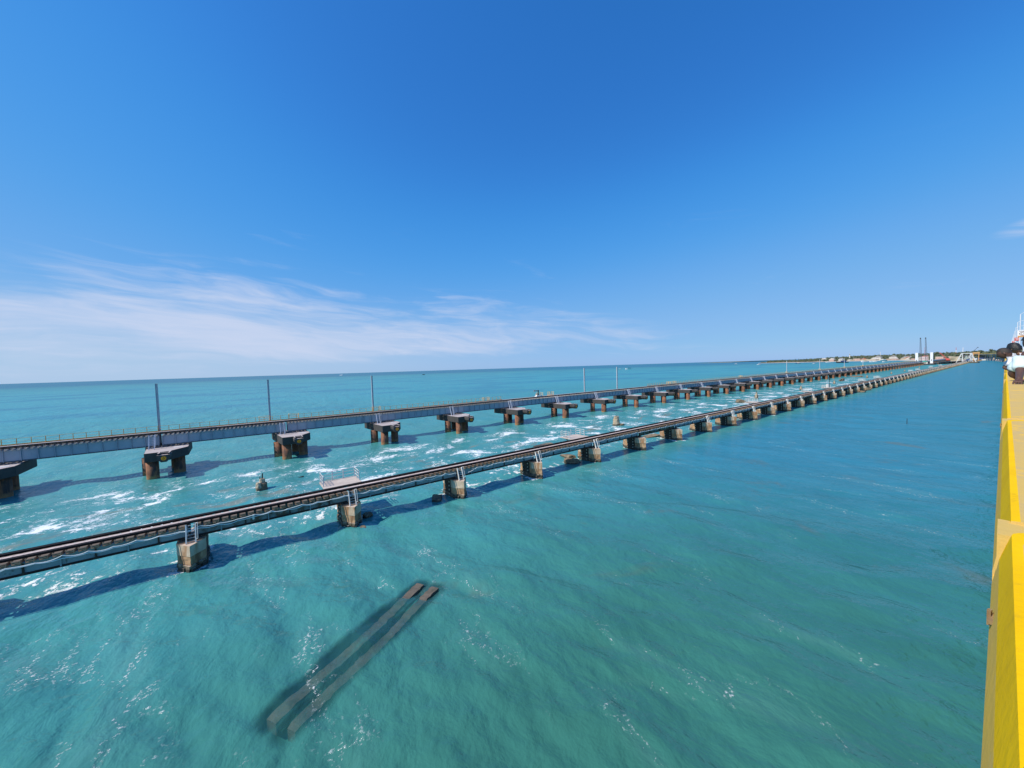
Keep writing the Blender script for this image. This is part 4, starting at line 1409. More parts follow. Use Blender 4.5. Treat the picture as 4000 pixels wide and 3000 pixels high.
# the parapet body and its coping, one unit after another
def wall_unit(x0, x1, name, detailed=True):
    """coping unit between x0 and x1: outer ledge, chamfer, painted border, dusty top"""
    B = MB()
    rows = []
    seg = max(1, int((x1 - x0)/0.5))
    rc = 0.05
    def outline(off, e0, e1, z):
        """points along the outer edge from near to far, rounded at the far corner, then across the far end"""
        pts = []
        for i in range(seg + 1):
            x = x0 + e0 + (x1 - e1 - rc - x0 - e0)*i/seg
            pts.append((x, yo(x) - off, z))
        for a in range(1, 6):
            t = a/5*math.pi/2
            xx = x1 - e1 - rc + rc*math.sin(t)
            pts.append((xx, yo(xx) - off - rc*(1 - math.cos(t)), z))
        pts.append((x1 - e1, -0.27, z))
        return pts
    L = [outline(-0.010, 0, -0.01, 15.79), outline(0.0, 0, 0.0, 15.862), outline(0.016, 0.0, 0.02, ZT - 0.002), outline(0.030, 0.0, 0.085, ZT)]
    n = len(L[0])
    for l in L:
        B.v += l
    mi = [0, 1, 1]
    for r in range(3):
        for i in range(n - 1):
            a = r*n + i
            B.face((a, a + n, a + n + 1, a + 1), mi[r])
    # near end
    k = len(B.v)
    B.v += [(x0, yo(x0) + 0.010, 15.70), (x0, -0.27, 15.70), (x0, -0.27, ZT)]
    B.face((k, 0, n, 2*n, 3*n, k + 2, k + 1), 2)
    # top fan
    base = len(B.v)
    B.v += [(p[0], -0.27, ZT) for p in L[3]]
    for i in range(n - 2):
        B.face((3*n + i, base + i, base + i + 1, 3*n + i + 1), 2)
    return B.mesh(name, [YP, YB, YTOP], fix=False)
units = [(-6.0, -3.05), (-3.0, 1.47), (1.52, 3.87), (3.93, 9.74), (9.80, 12.95), (13.0, 16.0)]
x = 16.1
while x < 60:
    units.append((x, x + 2.9)); x += 3.0
for (a, c) in units:
    put('coping_unit', wall_unit(a, c, 'coping_unit'), rb)
b = MB(); b.box(-6.0, 700, -0.27, -0.03, 14.90, 15.86)
for q in range(41):
    xx = -6.0 + 66*q/40
    b.v += [(xx, yo(xx) + 0.009, 14.9), (xx, yo(xx) + 0.009, 15.78), (xx, -0.04, 15.78), (xx, -0.04, 14.9)]
k0 = 8
for q in range(40):
    for e in range(4):
        b.face((k0 + q*4 + e, k0 + q*4 + (e + 1) % 4, k0 + q*4 + 4 + (e + 1) % 4, k0 + q*4 + 4 + e))
wb = b.mesh('parapet_wall', YP, fix=True)
for (u0, u1) in zip(units, units[1:]):
    xa, xb = u0[1] - 0.06, u1[0] + 0.02
    bb = MB(); bb.prism([(xa, -0.268), (xb, -0.268), (xb, yo(xb) + 0.004), (xa, yo(xa) + 0.004)], 15.70, 15.922)
    put('joint_mortar', bb.mesh('joint_mortar', YTOP), rb)
put('parapet_wall', wb, rb)
b = MB(); b.box(60, 700, -0.27, 0.10, 15.0, ZT)
put('far_coping', b.mesh('far_coping', YP), rb)
b = MB(); b.box(-6.0, 700, -11.5, -11.25, 14.904, ZT)
put('far_parapet', b.mesh('far_parapet', YP), rb)
b = MB()
b.box(-0.02, 0.02, -0.003, 0.006, -0.008, 0.0); b.box(-0.003, 0.003, 0.002, 0.007, -0.018, 0.012); b.tube((0.010, 0.003, 0.0), (0.010, 0.003, 0.010), 0.003, 6)
M_CLIP = b.mesh('rusty_clip', pmat('rusty_clip', (0.34, 0.25, 0.12), (0.20, 0.12, 0.06), 30, 0.8))
for X in (1.17, 4.4, 8.2):
    put('rusty_clip', M_CLIP, rb, (X, yo(X) + 0.006, 15.825))
# the far end of the same bridge swings round to the left over the shore
pts = [(700, -5.8), (900, -4.0), (1080, 1.0), (1250, 12.0), (1450, 33.0), (1700, 58.0), (1950, 90.0)]
b = MB(); bf = MB()
for (p, q) in zip(pts, pts[1:]):
    b.bar((p[0], p[1], 14.4), (q[0], q[1], 14.4), 11.4, 1.2)
    for s in (-5.6, 5.6):
        bf.bar((p[0], p[1] + s, 15.5), (q[0], q[1] + s, 15.5), 0.4, 1.1)
put('far_deck', b.mesh('far_deck', CONC), rb)
put('far_parapet', bf.mesh('far_parapet', YP), rb)
for q in range(30):
    X = 720 + q*40
    for (p, r) in zip(pts, pts[1:]):
        if p[0] <= X <= r[0]:
            t = (X - p[0])/(r[0] - p[0])
            b = MB(); b.tube((0, -3, -1), (0, -3, 13.5), 0.6, 8); b.tube((0, 3, -1), (0, 3, 13.5), 0.6, 8)
            put('support', b.mesh('support', CONC) if q == 0 else M_FS, rb, (X, p[1]*(1 - t) + r[1]*t, 0))
            if q == 0:
                M_FS = bpy.data.meshes['support.001'] if 'support.001' in bpy.data.meshes else rb.children[-1].data
# lamp posts and boards on them
b = MB(); b.tube((0, 0, 0), (0, 0, 9.1), 0.11, 10, 0.07); b.path([(0, 0, 9.05), (0, -0.4, 9.35), (0, -1.3, 9.5)], 0.045, 6); b.box(-0.14, 0.14, -1.75, -1.2, 9.46, 9.56)
M_LP = b.mesh('lamp_post', pmat('lamp_post_paint', (0.72, 0.74, 0.78), (0.62, 0.65, 0.7), 1.0, 0.5))
G_LP = 'lamp posts of the road bridge'
ords = ['nearest slender pale lamp post at the right edge, behind the white board'] + ['slender pale lamp post of the road bridge, %s of the receding row' % ORD[i] for i in range(2, 9)]
for i in range(18):
    X = 93 + 33.0*i
    lab = ords[i] if i < 8 else 'tiny far lamp post in the converging end of the row'
    tag(put('lamp_post', M_LP, None, (X, -1.42, 14.90)), lab, 'lamp post', G_LP)
RED = pmat('board_red', (0.58, 0.10, 0.08), (0.52, 0.09, 0.07), 2, 0.5)  # muted red, haze of the far works mixed into the colour
ORANGE = pmat('board_orange', (0.62, 0.32, 0.12), (0.56, 0.29, 0.11), 2, 0.5)  # orange dulled likewise, far haze painted into it
BWHITE = pmat('board_white', (0.82, 0.82, 0.82), (0.78, 0.78, 0.78), 2, 0.5)
DKTXT = pmat('board_text', (0.10, 0.05, 0.05), (0.10, 0.05, 0.05), 2, 0.6)
def board(X, Y, zc, w, h, mat, lab, kind):
    t = thing('advert_board', lab, 'sign', (X, Y, zc), 'boards on the lamp posts')
    b = MB(); b.box(-0.03, 0.03, -w/2, w/2, -h/2, h/2)
    put('panel', b.mesh('panel', mat), t)
    if kind == 'white':
        b = MB(); b.box(-0.036, -0.030, -w/2, w/2, -h/2, -h/2 + 0.25)
        put('orange_band', b.mesh('orange_band', ORANGE), t)
        b = MB()
        for i in range(28):
            a0, a1 = 2*math.pi*i/28, 2*math.pi*(i + 1)/28
            ci = [(-0.036, -0.50*math.cos(a), 0.02 + 0.25*math.sin(a)) for a in (a0, a1)]
            co = [(-0.036, -0.56*math.cos(a), 0.02 + 0.30*math.sin(a)) for a in (a0, a1)]
            s = len(b.v); b.v += [ci[0], ci[1], co[1], co[0]]; b.face((s, s + 1, s + 2, s + 3))
        put('oval_ring', b.mesh('oval_ring', DKTXT), t)
        put('lettering', text_mesh('Oh', 0.42, DKTXT, 'lettering'), t, (-0.04, 0.16, 0.02), (math.pi/2, 0, -math.pi/2))
        b = MB(); b.box(-0.036, -0.030, -w/2 + .1, w/2 - .1, h/2 - 0.17, h/2 - 0.11)
        put('line_of_print', b.mesh('line_of_print', DKTXT), t)
    else:
        b = MB()
        for q in range(3):
            b.box(-0.036, -0.030, -w*0.33, w*0.33 - 0.06*q, 0.17 - 0.16*q, 0.23 - 0.16*q)
        tag(put('pale_print', b.mesh('pale_print', BWHITE), t), kind='stuff')
    b = MB(); b.box(-0.0, 0.25, 0.02, 0.06, -0.05, 0.05)
    put('clamp', b.mesh('clamp', BLACK), t)
board(92.75, -1.52, H + 2.72, 1.35, 1.02, BWHITE, 'white advert board with orange foot and dark oval emblem on the nearest lamp post', 'white')
board(158.75, -1.36, H + 3.35, 0.78, 0.82, RED, 'red advert board on a lamp post, larger of the two red ones', 'red')
board(224.75, -1.30, H + 3.75, 0.80, 0.70, RED, 'smaller red advert board farther along the lamp posts', 'red')

# ------------------------------------------------------------------ far shore
coast = [(1240, -160), (1300, -60), (1345, -10), (1405, 30), (1500, 75), (1620, 130), (1800, 200), (2004, 245), (2080, 350), (2130, 480), (2160, 580),
         (2230, 700), (2300, 800), (2350, 832)]
def resample(p, step):
    out = []
    for a, c in zip(p, p[1:]):
        a = Vector(a); c = Vector(c)
        n = max(1, int((c - a).length/step))
        out += [a.lerp(c, i/n) for i in range(n)]
    out.append(Vector(p[-1]))
    return out
cl = resample(coast, 28)
nrm = []
for i in range(len(cl)):
    t = (cl[min(i + 3, len(cl) - 1)] - cl[max(i - 3, 0)]).normalized()
    nrm.append((Vector((t.y, -t.x))*0.55 + Vector((0.83, -0.05))).normalized())
SAND = pmat('beach_sand', (0.66, 0.56, 0.44), (0.56, 0.46, 0.35), 0.05, 0.95)
SCRUB = pmat('scrub_ground', (0.15, 0.14, 0.08), (0.24, 0.20, 0.13), 0.02, 0.95)
def hills(s, d):
    return 1.2 + min(max(d - 30, 0), 330)*0.046*(0.80 + 0.25*math.sin(s*0.06)) + 1.2*mnoise.noise(Vector((s*0.08, d*0.01, 0)))
def strip(offs, zf, mat, name):
    B = MB()
    for i, p in enumerate(cl):
        tip = min(1.0, (len(cl) - 1 - i)/14.0)
        wob = 5*mnoise.noise(Vector((i*0.21, 3.3, 0)))
        for d in offs:
            dd = d*(0.25 + 0.75*tip) if d > 30 else d
            q = p + nrm[i]*(dd + wob)
            B.v.append((q.x, q.y, zf(i, d)*(0.5 + 0.5*tip if d > 30 else 1)))
    m = len(offs)
    for i in range(len(cl) - 1):
        for k in range(m - 1):
            B.face((i*m + k, i*m + k + 1, (i + 1)*m + k + 1, (i + 1)*m + k))
    return B.mesh(name, mat, smooth=True, fix=False)
tag(put('beach', strip([-12, 0, 7, 18], lambda i, d: {-12: -1.0, 0: 0.25, 7: 0.9, 18: 1.5}[d] + 0.3*mnoise.noise(Vector((i*.3, d, 0))), SAND, 'beach')), kind='structure')
tag(put('island', strip([15, 45, 110, 220, 380, 700, 1200], lambda i, d: hills(i, d) if d > 30 else 1.2, SCRUB, 'island')), kind='structure')
def coast_at(f, d):
    """point a share f along the coast, d metres inland"""
    i = f*(len(cl) - 1); k = int(i); t = i - k
    k2 = min(k + 1, len(cl) - 1)
    p = cl[k].lerp(cl[k2], t); n = nrm[k]
    tip = min(1.0, (len(cl) - 1 - i)/14.0)
    q = p + n*(d*(0.25 + 0.75*tip) if d > 30 else d)
    return Vector((q.x, q.y, hills(k, d)*(0.5 + 0.5*tip) if d > 30 else 1.0))

LEAF = pmat('far_foliage', (0.090, 0.118, 0.066), (0.145, 0.163, 0.098), 0.11, 0.95, stain=(0.055, 0.085, 0.038), stain_amt=0.35, stain_scale=0.06)  # leaf greens greyed, distance haze put into the colour
BARK = pmat('bark', (0.14, 0.10, 0.07), (0.10, 0.07, 0.05), 1.0, 0.95)
def crown_into(B, c, r, g, n=26):
    """crown of many leaf clumps: small tilted faces spread through an uneven volume"""
    c = Vector(c)
    lobes = [(c + Vector((g.uniform(-.55, .55)*r, g.uniform(-.55, .55)*r, g.uniform(-.25, .35)*r)), r*g.uniform(.45, .7)) for _ in range(4)]
    for _ in range(n):
        lc, lr = g.choice(lobes)
        d = Vector((g.gauss(0, 1), g.gauss(0, 1), g.gauss(0, 1)*0.75)).normalized()
        p = lc + d*lr*g.uniform(.6, 1.05)
        s = r*g.uniform(.22, .42)
        u = Vector((g.gauss(0, 1), g.gauss(0, 1), g.gauss(0, 1))).normalized()
        w = u.cross(d)
        w = w.normalized() if w.length > .1 else Vector((1, 0, 0))
        u2 = d.cross(w)
        k = len(B.v)
        B.v += [tuple(p + w*s + d*0.1*s), tuple(p + u2*s*0.8 - d*.2*s), tuple(p - w*s*0.9 + d*.05*s), tuple(p - u2*s*.8 + d*.2*s), tuple(p + d*s*.5)]
        B.face((k, k + 1, k + 4)); B.face((k + 1, k + 2, k + 4)); B.face((k + 2, k + 3, k + 4)); B.face((k + 3, k, k + 4))
HOUSE_F = (0.765, 0.735, 0.715, 0.70, 0.69, 0.68, 0.672, 0.664, 0.656, 0.648, 0.64, 0.63, 0.615, 0.605, 0.595, 0.585, 0.575, 0.565, 0.555, 0.545, 0.53, 0.49, 0.45, 0.41, 0.34, 0.31, 0.28, 0.25)
g = random.Random(21)
wood = MB()
nt = 0
for _ in range(3600):
    f = g.random()**0.85
    d = 38 + 420*g.random()**1.6
    dens = 0.75 + 0.6*mnoise.noise(Vector((f*22, d*0.012, 1.7)))
    if g.random() > dens:
        continue
    if 0.30 < f < 0.62 and d < 80 and mnoise.noise(Vector((f*40, 8.8, 0))) > 0.02:      # clearings with houses
        continue
    if d < 75 and any(abs(f - q) < 0.006 for q in HOUSE_F):
        continue
    if f > 0.86 and g.random() < 0.45:
        continue
    p = coast_at(f, d)
    r = g.uniform(3.6, 7.4)*(0.62 if f > 0.80 else 1.0)
    crown_into(wood, (p.x, p.y, p.z + r*0.75), r, g, 20)
w = put('far_wood', wood.mesh('far_wood', LEAF))
tag(w, 'dense green scrub wood covering the low island along the horizon', 'wood', kind='stuff')

G_TR = 'single trees above the far wood'
tree_spots = [(0.935, 60, 1), (0.92, 75, 1), (0.905, 60, 1), (0.89, 90, 1), (0.875, 60, 1), (0.86, 75, 1), (0.845, 90, 1), (0.83, 70, 1), (0.815, 80, 1),
              (0.66, 260, 0), (0.60, 300, 0), (0.52, 320, 0), (0.47, 300, 0), (0.43, 330, 0), (0.40, 260, 0), (0.37, 330, 0), (0.34, 300, 0), (0.31, 260, 0),
              (0.25, 300, 0), (0.21, 280, 0), (0.17, 300, 0), (0.13, 240, 0), (0.10, 260, 0), (0.07, 200, 0)]
np_, nb = 0, 0
for (f, d, palm) in tree_spots:
    p = coast_at(f, d)
    if palm:
        np_ += 1
        t = thing('palm_tree', 'tiny palm on the island spit, %s from the left' % ORD[np_], 'palm', p, G_TR)
        h = g.uniform(11, 15)
        b = MB(); b.path([(0, 0, -1), (0.3, 0, h*0.5), (1.0, 0, h)], 0.35, 6)
        put('trunk', b.mesh('trunk', BARK), t)
        b = MB()
        for q in range(13):
            a = 2*math.pi*q/13 + g.uniform(-.2, .2); L = g.uniform(2.6, 3.8); up_ = g.uniform(0.1, 1.0)
            c = Vector((1.0, 0, h)); dd = Vector((math.cos(a), math.sin(a), 0)); sd = Vector((-dd.y, dd.x, 0))*0.55
            m1 = c + dd*L*.55 + Vector((0, 0, up_)); e = c + dd*L + Vector((0, 0, up_ - 1.6))
            s = len(b.v); b.v += [tuple(c), tuple(m1 + sd), tuple(e), tuple(m1 - sd)]
            b.face((s, s + 1, s + 2)); b.face((s, s + 2, s + 3))
        put('crown', b.mesh('crown', LEAF), t)
    else:
        nb += 1
        t = thing('broadleaf_tree', 'round topped tree standing out of the wood skyline, %s from the left' % ORD[nb], 'tree', p, G_TR)
        h = g.uniform(9, 13)
        b = MB(); b.tube((0, 0, -1), (0, 0, h*.7), 0.5, 7, 0.25); b.tube((0, 0, h*.4), (2.0, 0.5, h*.8), 0.25, 6, 0.1); b.tube((0, 0, h*.45), (-1.8, -0.6, h*.8), 0.25, 6, 0.1)
        put('trunk', b.mesh('trunk', BARK), t)
        b = MB(); crown_into(b, (0, 0, h*.95), g.uniform(3.6, 5.4), g, 90)
        put('crown', b.mesh('crown', LEAF), t)

# houses along the shore
HW = [pmat('house_white', (0.72, 0.70, 0.66), (0.62, 0.58, 0.52), 0.3, 0.85), pmat('house_cream', (0.66, 0.56, 0.42), (0.55, 0.45, 0.34), 0.3, 0.85),
      pmat('house_pink', (0.66, 0.44, 0.38), (0.55, 0.36, 0.30), 0.3, 0.85), pmat('house_tan', (0.46, 0.36, 0.26), (0.38, 0.29, 0.21), 0.3, 0.9)]
HN = ['white', 'cream', 'pink', 'tan']
ROOFS = [pmat('roof_pale', (0.60, 0.56, 0.50), (0.5, 0.45, 0.4), 0.3, 0.9), pmat('roof_red', (0.42, 0.16, 0.09), (0.34, 0.13, 0.08), 0.3, 0.9), pmat('roof_grey', (0.34, 0.33, 0.32), (0.28, 0.27, 0.26), 0.3, 0.9)]
DARKW = pmat('dark_window', (0.03, 0.035, 0.04), (0.04, 0.045, 0.05), 1.0, 0.3)
def house(p, w, d, h, wm, rm, pitched, lab, rz, storeys=1):
    t = thing('house', lab, 'house', p, 'houses on the far shore', rz)
    b = MB(); b.box(-w/2, w/2, -d/2, d/2, -1.5, h)
    put('wall', b.mesh('wall', wm), t)
    b = MB()
    if pitched:
        s = len(b.v)
        b.v += [(-w/2 - .4, -d/2 - .4, h), (w/2 + .4, -d/2 - .4, h), (w/2 + .4, d/2 + .4, h), (-w/2 - .4, d/2 + .4, h), (-w/2 - .4, 0, h + d*.32), (w/2 + .4, 0, h + d*.32)]
        for q in ((0, 1, 5, 4), (2, 3, 4, 5), (0, 4, 3), (1, 2, 5), (3, 2, 1, 0)):
            b.face([s + i for i in q])
    else:
        b.box(-w/2 - .25, w/2 + .25, -d/2 - .25, d/2 + .25, h + 0.003, h + 0.45)
    put('roof', b.mesh('roof', rm), t)
    bw = MB(); bw.box(-0.06, 0.06, -0.7, 0.7, -0.6, 0.6)
    me = bw.mesh('window', DARKW)
    k = max(2, int(d/3.2))
    for st in range(storeys):
        for q in range(k):
            put('window', me, t, (-w/2 - .02, -d/2 + d*(q + .5)/k, 1.6 + st*3.0))
    return t
g = random.Random(77)
hs = []
for f in HOUSE_F:
    hs.append(f)
for i, f in enumerate(hs):
    d = g.uniform(30, 44) if i % 3 else g.uniform(60, 95)
    p = coast_at(f, d)
    c = g.choice((0, 0, 1, 1, 2, 3)); pit = g.random() < .4
    st = 2 if g.random() < .3 else 1
    lab = '%s %s house on the far shore, %s from the left' % ('two storey' if st == 2 else 'small', HN[c], ORD[i + 1])
    house(p, g.uniform(8, 13), g.uniform(13, 26), 3.8*st + .8, HW[c], g.choice((ROOFS[0], ROOFS[0], ROOFS[1], ROOFS[2]) if pit else ROOFS[::2]), pit, lab, g.uniform(-.4, .4) - 0.3, st)
RB = house(Vector((1500, 134, 5.0)), 10, 13, 8.4, pmat('red_white_wall', (0.78, 0.70, 0.68), (0.70, 0.60, 0.58), .3, .8), ROOFS[1], False,
           'white two storey building with red bands between the two white towers', 0.1, 2)
b = MB(); b.box(-5.12, -5.02, -6.5, 6.5, 3.6, 4.3); b.box(-5.12, -5.02, -6.5, 6.5, 7.4, 8.2); b.box(-5.12, -5.02, -6.5, 6.5, 0.2, 1.0)
tag(put('red_band', b.mesh('red_band', RED), RB), kind='stuff')

# lighthouse and masts on the land
p = coast_at(0.715, 120)
lh = thing('lighthouse', 'small white lighthouse with dark lantern above the island trees', 'lighthouse', p)
b = MB(); b.tube((0, 0, -1), (0, 0, 24), 2.1, 14, 1.5); b.tube((0, 0, 24), (0, 0, 24.5), 2.4, 14)
put('tower', b.mesh('tower', HW[0]), lh)
b = MB(); b.tube((0, 0, 24.5), (0, 0, 27), 1.3, 12)
put('lantern', b.mesh('lantern', BLACK), lh)
b = MB(); b.tube((0, 0, 27), (0, 0, 28.6), 1.7, 12, 0.1)
put('cap', b.mesh('cap', HW[0]), lh)
def lattice(B, h, w0, w1, n, r, base=0.0):
    prev = None
    for i in range(n + 1):
        t = i/n; w = (w0 + (w1 - w0)*t)/2; z = base + h*t
        c = [Vector((s*w, q*w, z)) for s, q in ((-1, -1), (1, -1), (1, 1), (-1, 1))]
        if prev:
            for k in range(4):
                B.bar(prev[k], c[k], r); B.bar(prev[k], c[(k + 1) % 4], r*.7); B.bar(c[k], c[(k + 1) % 4], r*.7)
        prev = c
G_TM = 'telecom masts on the far shore'
for (X, Y, h, mt, lab) in ((2200, 117, 38, 'rw', 'red and white lattice telecom mast left of the steel portal'),
                           (2200, 100.5, 37, 'w', 'faint pale lattice telecom mast above the steel portal'),
                           (2350, 345, 33, 'w', 'thin white telecom mast above the wood left of the white towers'),
                           (2300, 205, 46, 'r', 'thin reddish telecom mast rising right of the second crane')):
    t = thing('telecom_mast', lab, 'mast', (X, Y, 4), G_TM)
    n = 4
    for q in range(n):
        b = MB(); w0 = 3.4 - 2.4*q/n; w1 = 3.4 - 2.4*(q + 1)/n
        lattice(b, h/n, w0, w1, 4, 0.30, h*q/n)
        m_ = RED if (mt == 'r' or (mt == 'rw' and q % 2)) else BWHITE
        put('mast_section', b.mesh('mast_section', m_), t)

# two white towers, cranes and works barge at the end of the new bridge
TW = pmat('tower_white', (0.80, 0.79, 0.80), (0.74, 0.73, 0.74), .4, .7)
G_TW = 'white towers at the end of the new bridge'
for (Y, lab) in ((95.3, 'plain white concrete tower, left of the two at the new bridge end'), (77.9, 'plain white concrete tower, right of the two at the new bridge end')):
    t = thing('white_tower', lab, 'tower', (962, Y, 0), G_TW)
    b = MB(); b.box(-1.9, 1.9, -1.65, 1.65, 2.0, 21.0)
    put('tower_shaft', b.mesh('tower_shaft', TW), t)
    b = MB(); b.box(-1.96, -1.902, -0.45, 0.45, 6.4, 8.6)
    put('doorway', b.mesh('doorway', DARKW), t)
    b = MB(); b.box(-3.5, 3.5, -3.2, 3.2, -1, 2.0)
    put('plinth', b.mesh('plinth', CAPMAT), t)
G_CR = 'crawler cranes behind the white towers'
CRD = pmat('crane_dark', (0.06, 0.075, 0.11), (0.08, 0.09, 0.12), 1, .6)
for (Y, lean, lab) in ((95.2, -0.6, 'dark lattice boom crane, left of the tall pair'), (88.4, -0.9, 'dark lattice boom crane, right of the tall pair')):
    t = thing('crawler_crane', lab, 'crane', (1012, Y, 2.2), G_CR)
    b = MB(); b.box(-3, 3, -2.8, -1.4, 0, 1.2); b.box(-3, 3, 1.4, 2.8, 0, 1.2)
    tag(put('crawler_track', b.mesh('crawler_track', BLACK), t), kind='stuff')
    b = MB(); b.box(-3.2, 2.6, -1.3, 1.3, 1.2, 3.6)
    put('cab', b.mesh('cab', CRD), t)
    b = MB(); lattice(b, 43.0, 2.6, 1.1, 14, 0.26)
    bo = put('boom', b.mesh('boom', CRD), t, (0, 0, 1.6), (math.atan2(-lean, 43.0)*-1.6, 0.03, 0))
    b = MB(); b.box(-.7, .7, -.7, .7, 43.0, 45.0)
    put('boom_head', b.mesh('boom_head', BLACK), bo)
bg = thing('works_barge', 'dark flat works barge moored at the end of the new bridge', 'barge', (935, 78.0, 0))
b = MB(); b.prism([(-7, -7.0), (7, -7.0), (8, -5.8), (8, 5.8), (7, 7.0), (-7, 7.0)], -0.5, 1.6); b.box(-6, 6, -6.8, -6.0, 1.6, 2.6)
put('hull', b.mesh('hull', BLACK), bg)
of = thing('site_office', 'white cabin with teal roof at the end of the new bridge', 'cabin', (937, 83.0, 1.6))
b = MB(); b.box(-2.5, 2.5, -2.9, 2.9, 0, 3.2)
put('wall', b.mesh('wall', HW[0]), of)
b = MB(); b.box(-2.8, 2.8, -2.2, 2.4, 3.203, 4.6)
put('roof', b.mesh('roof', pmat('teal_roof', (0.03, 0.36, 0.27), (0.03, 0.30, 0.23), 1, .6)), of)
b = MB(); b.box(-2.56, -2.50, -0.3, 0.3, 0.2, 2.3)
put('door', b.mesh('door', DARKW), of)
jt = thing('works_jetty', 'long low dark works jetty between the white towers and the steel portal', 'jetty', (0, 0, 0))
b = MB(); b.bar((960, 73, 3.4), (1090, 50, 3.4), 7, 0.7)
put('jetty_deck', b.mesh('jetty_deck', GIRD_NEWEDGE), jt)
b = MB(); b.tube((0, 0, -2), (0, 0, 3.1), 0.5, 8)
mj = b.mesh('jetty_pile', PILE)
for q in range(16):
    t = q/15
    for s in (-2.5, 2.5):
        put('jetty_pile', mj, jt, (960 + 130*t, 73 - 23*t + s, 0))
ls = thing('lift_span', 'part of the new bridge deck seen beyond the white towers', 'bridge span', (1090, 86, 0))
b = MB(); b.box(-60, 220, -2, 2, 4.6, 6.6)
put('deck_girder', b.mesh('deck_girder', GIRD_NEW), ls)
b = MB(); b.box(-1.5, 1.5, -5, 5, -2, 4.597)
mj = b.mesh('support', CAPMAT)
for q in range(8):
    put('support', mj, ls, (-55 + 38*q, 0, 0))
for i, (X, Y, wdt, lab) in enumerate(((1012, 69, 9, 'small dark pontoon beside the works jetty, nearest the white tower'), (1030, 62, 7, 'small dark pontoon beside the works jetty, next to the portal'))):
    b = MB(); b.prism([(-wdt, -1.5), (wdt - 1, -1.5), (wdt, 0), (wdt - 1, 1.5), (-wdt, 1.5)], -.3, 1.0); b.box(-2, 1, -1, 1, 1.0, 2.6)
    tag(put('pontoon', b.mesh('pontoon', BLACK), None, (X, Y, 0), (0, 0, 1.3)), lab, 'pontoon', 'pontoons by the jetty')
rc = thing('red_crane', 'red crane with long inclined lattice boom on the far works yard', 'crane', (1300, 82.0, 3.0))
b = MB(); lattice(b, 17.5, 2.2, 1.0, 7, .35)
put('boom', b.mesh('boom', RED), rc, (0, 1.2, 4.5), (-0.62, 0, 0))
b = MB(); b.box(-4, 4, -4.5, 4.5, 0, 2.2); b.box(-2.5, 2.5, -3.0, 2.0, 2.203, 4.8)
put('body', b.mesh('body', RED), rc)
gm_ = rock_mesh((14, 12.5, 12.5), 3, pmat('gravel_heap', (0.46, 0.38, 0.27), (0.38, 0.31, 0.22), .4, .95))
tag(put('gravel_heap', gm_, None, (1312, 71.5, 3.0)), 'tan gravel heap on the works yard between the red crane and the portal', 'heap')
og = thing('gantry_crane', 'orange gantry crane behind the right leg of the steel portal', 'crane', (1160, 36.5, 2))
b = MB(); b.box(-1, 1, -4.5, 4.5, 14.5, 17.0)
put('gantry_beam', b.mesh('gantry_beam', ORANGE), og)
b = MB(); b.box(-.7, .7, -.5, .5, 0, 14.497)
ml = b.mesh('gantry_leg', ORANGE)
put('gantry_leg', ml, og, (0, -3.2, 0)); put('gantry_leg', ml, og, (0, 3.2, 0))
tj = thing('tower_jib', 'thin grey crane jib slanting up behind the portal', 'crane', (1600, 61, 3))
b = MB(); lattice(b, 21, 1.2, .7, 8, .28)
put('jib', b.mesh('jib', CRD), tj, (0, 0, 13), (0.66, 0, 0))
b = MB(); lattice(b, 14, 1.4, 1.4, 6, .28); b.box(-1, 1, -1, 1, 13, 14.5)
put('mast', b.mesh('mast', CRD), tj)
b = MB(); b.cbox((0, -13.2, 30.2), (2.2, 2.6, 1.2))
put('jib_head', b.mesh('jib_head', BLACK), tj)

# rolling lift span of the old bridge
STEEL = pmat('portal_steel', (0.66, 0.67, 0.66), (0.56, 0.57, 0.56), .5, .6)
CWT = pmat('counterweight_grey', (0.34, 0.40, 0.38), (0.29, 0.34, 0.33), .5, .7)
pt = thing('lift_bridge_portal', 'pale steel portal of the rolling lift span at the old bridge end', 'bridge portal', (1040, 43.6, 0))
for X0_, nm in ((0, ''), (12, '')):
    for s in (-1, 1):
        b = MB()
        b.bar((X0_, s*11.2 + 0.3, 1.0), (X0_, s*5.6, 17.4), 0.85)
        put('raking_leg', b.mesh('raking_leg', STEEL), pt)
        b = MB(); b.bar((X0_, s*4.4, 2.2), (X0_, s*4.4, 17.0), 0.8)
        put('upright_leg', b.mesh('upright_leg', STEEL), pt)
    b = MB(); b.box(X0_ - .5, X0_ + .5, -6.0, 6.0, 16.9, 17.9)
    put('top_beam', b.mesh('top_beam', STEEL), pt)
    b = MB(); b.bar((X0_, 9.5, 7.7), (X0_, 4.4, 7.7), 0.9, 0.8)
    put('side_beam', b.mesh('side_beam', STEEL), pt)
    b = MB(); b.bar((X0_, -8.0, 1.0), (X0_, -3.0, 11.6), 0.7); 
    put('inner_strut', b.mesh('inner_strut', STEEL), pt)
b = MB(); b.box(3, 8, -2.6, 2.6, 7.2, 10.4); b.box(3, 8, -1.2, 1.2, 10.403, 14.6)
put('counterweight', b.mesh('counterweight', CWT), pt)
b = MB(); b.box(2, 9, 1.6, 4.3, 10.6, 16.0)
put('side_frame', b.mesh('side_frame', GIRD_NEWEDGE), pt)
b = MB(); b.box(2, 9, -4.3, -1.6, 10.6, 16.0)
put('side_frame', b.mesh('side_frame', GIRD_NEWEDGE), pt)
b = MB(); b.box(3.5, 9.5, -7.0, -4.9, 9.0, 16.4)
put('machine_house', b.mesh('machine_house', STEEL), pt)
b = MB()
for q in range(20):
    a = 2*math.pi*q/20; a2 = 2*math.pi*(q + 1)/20
    b.bar((0.5, -4.9 + 2.2*math.cos(a), 10.8 + 2.2*math.sin(a)), (0.5, -4.9 + 2.2*math.cos(a2), 10.8 + 2.2*math.sin(a2)), .5)
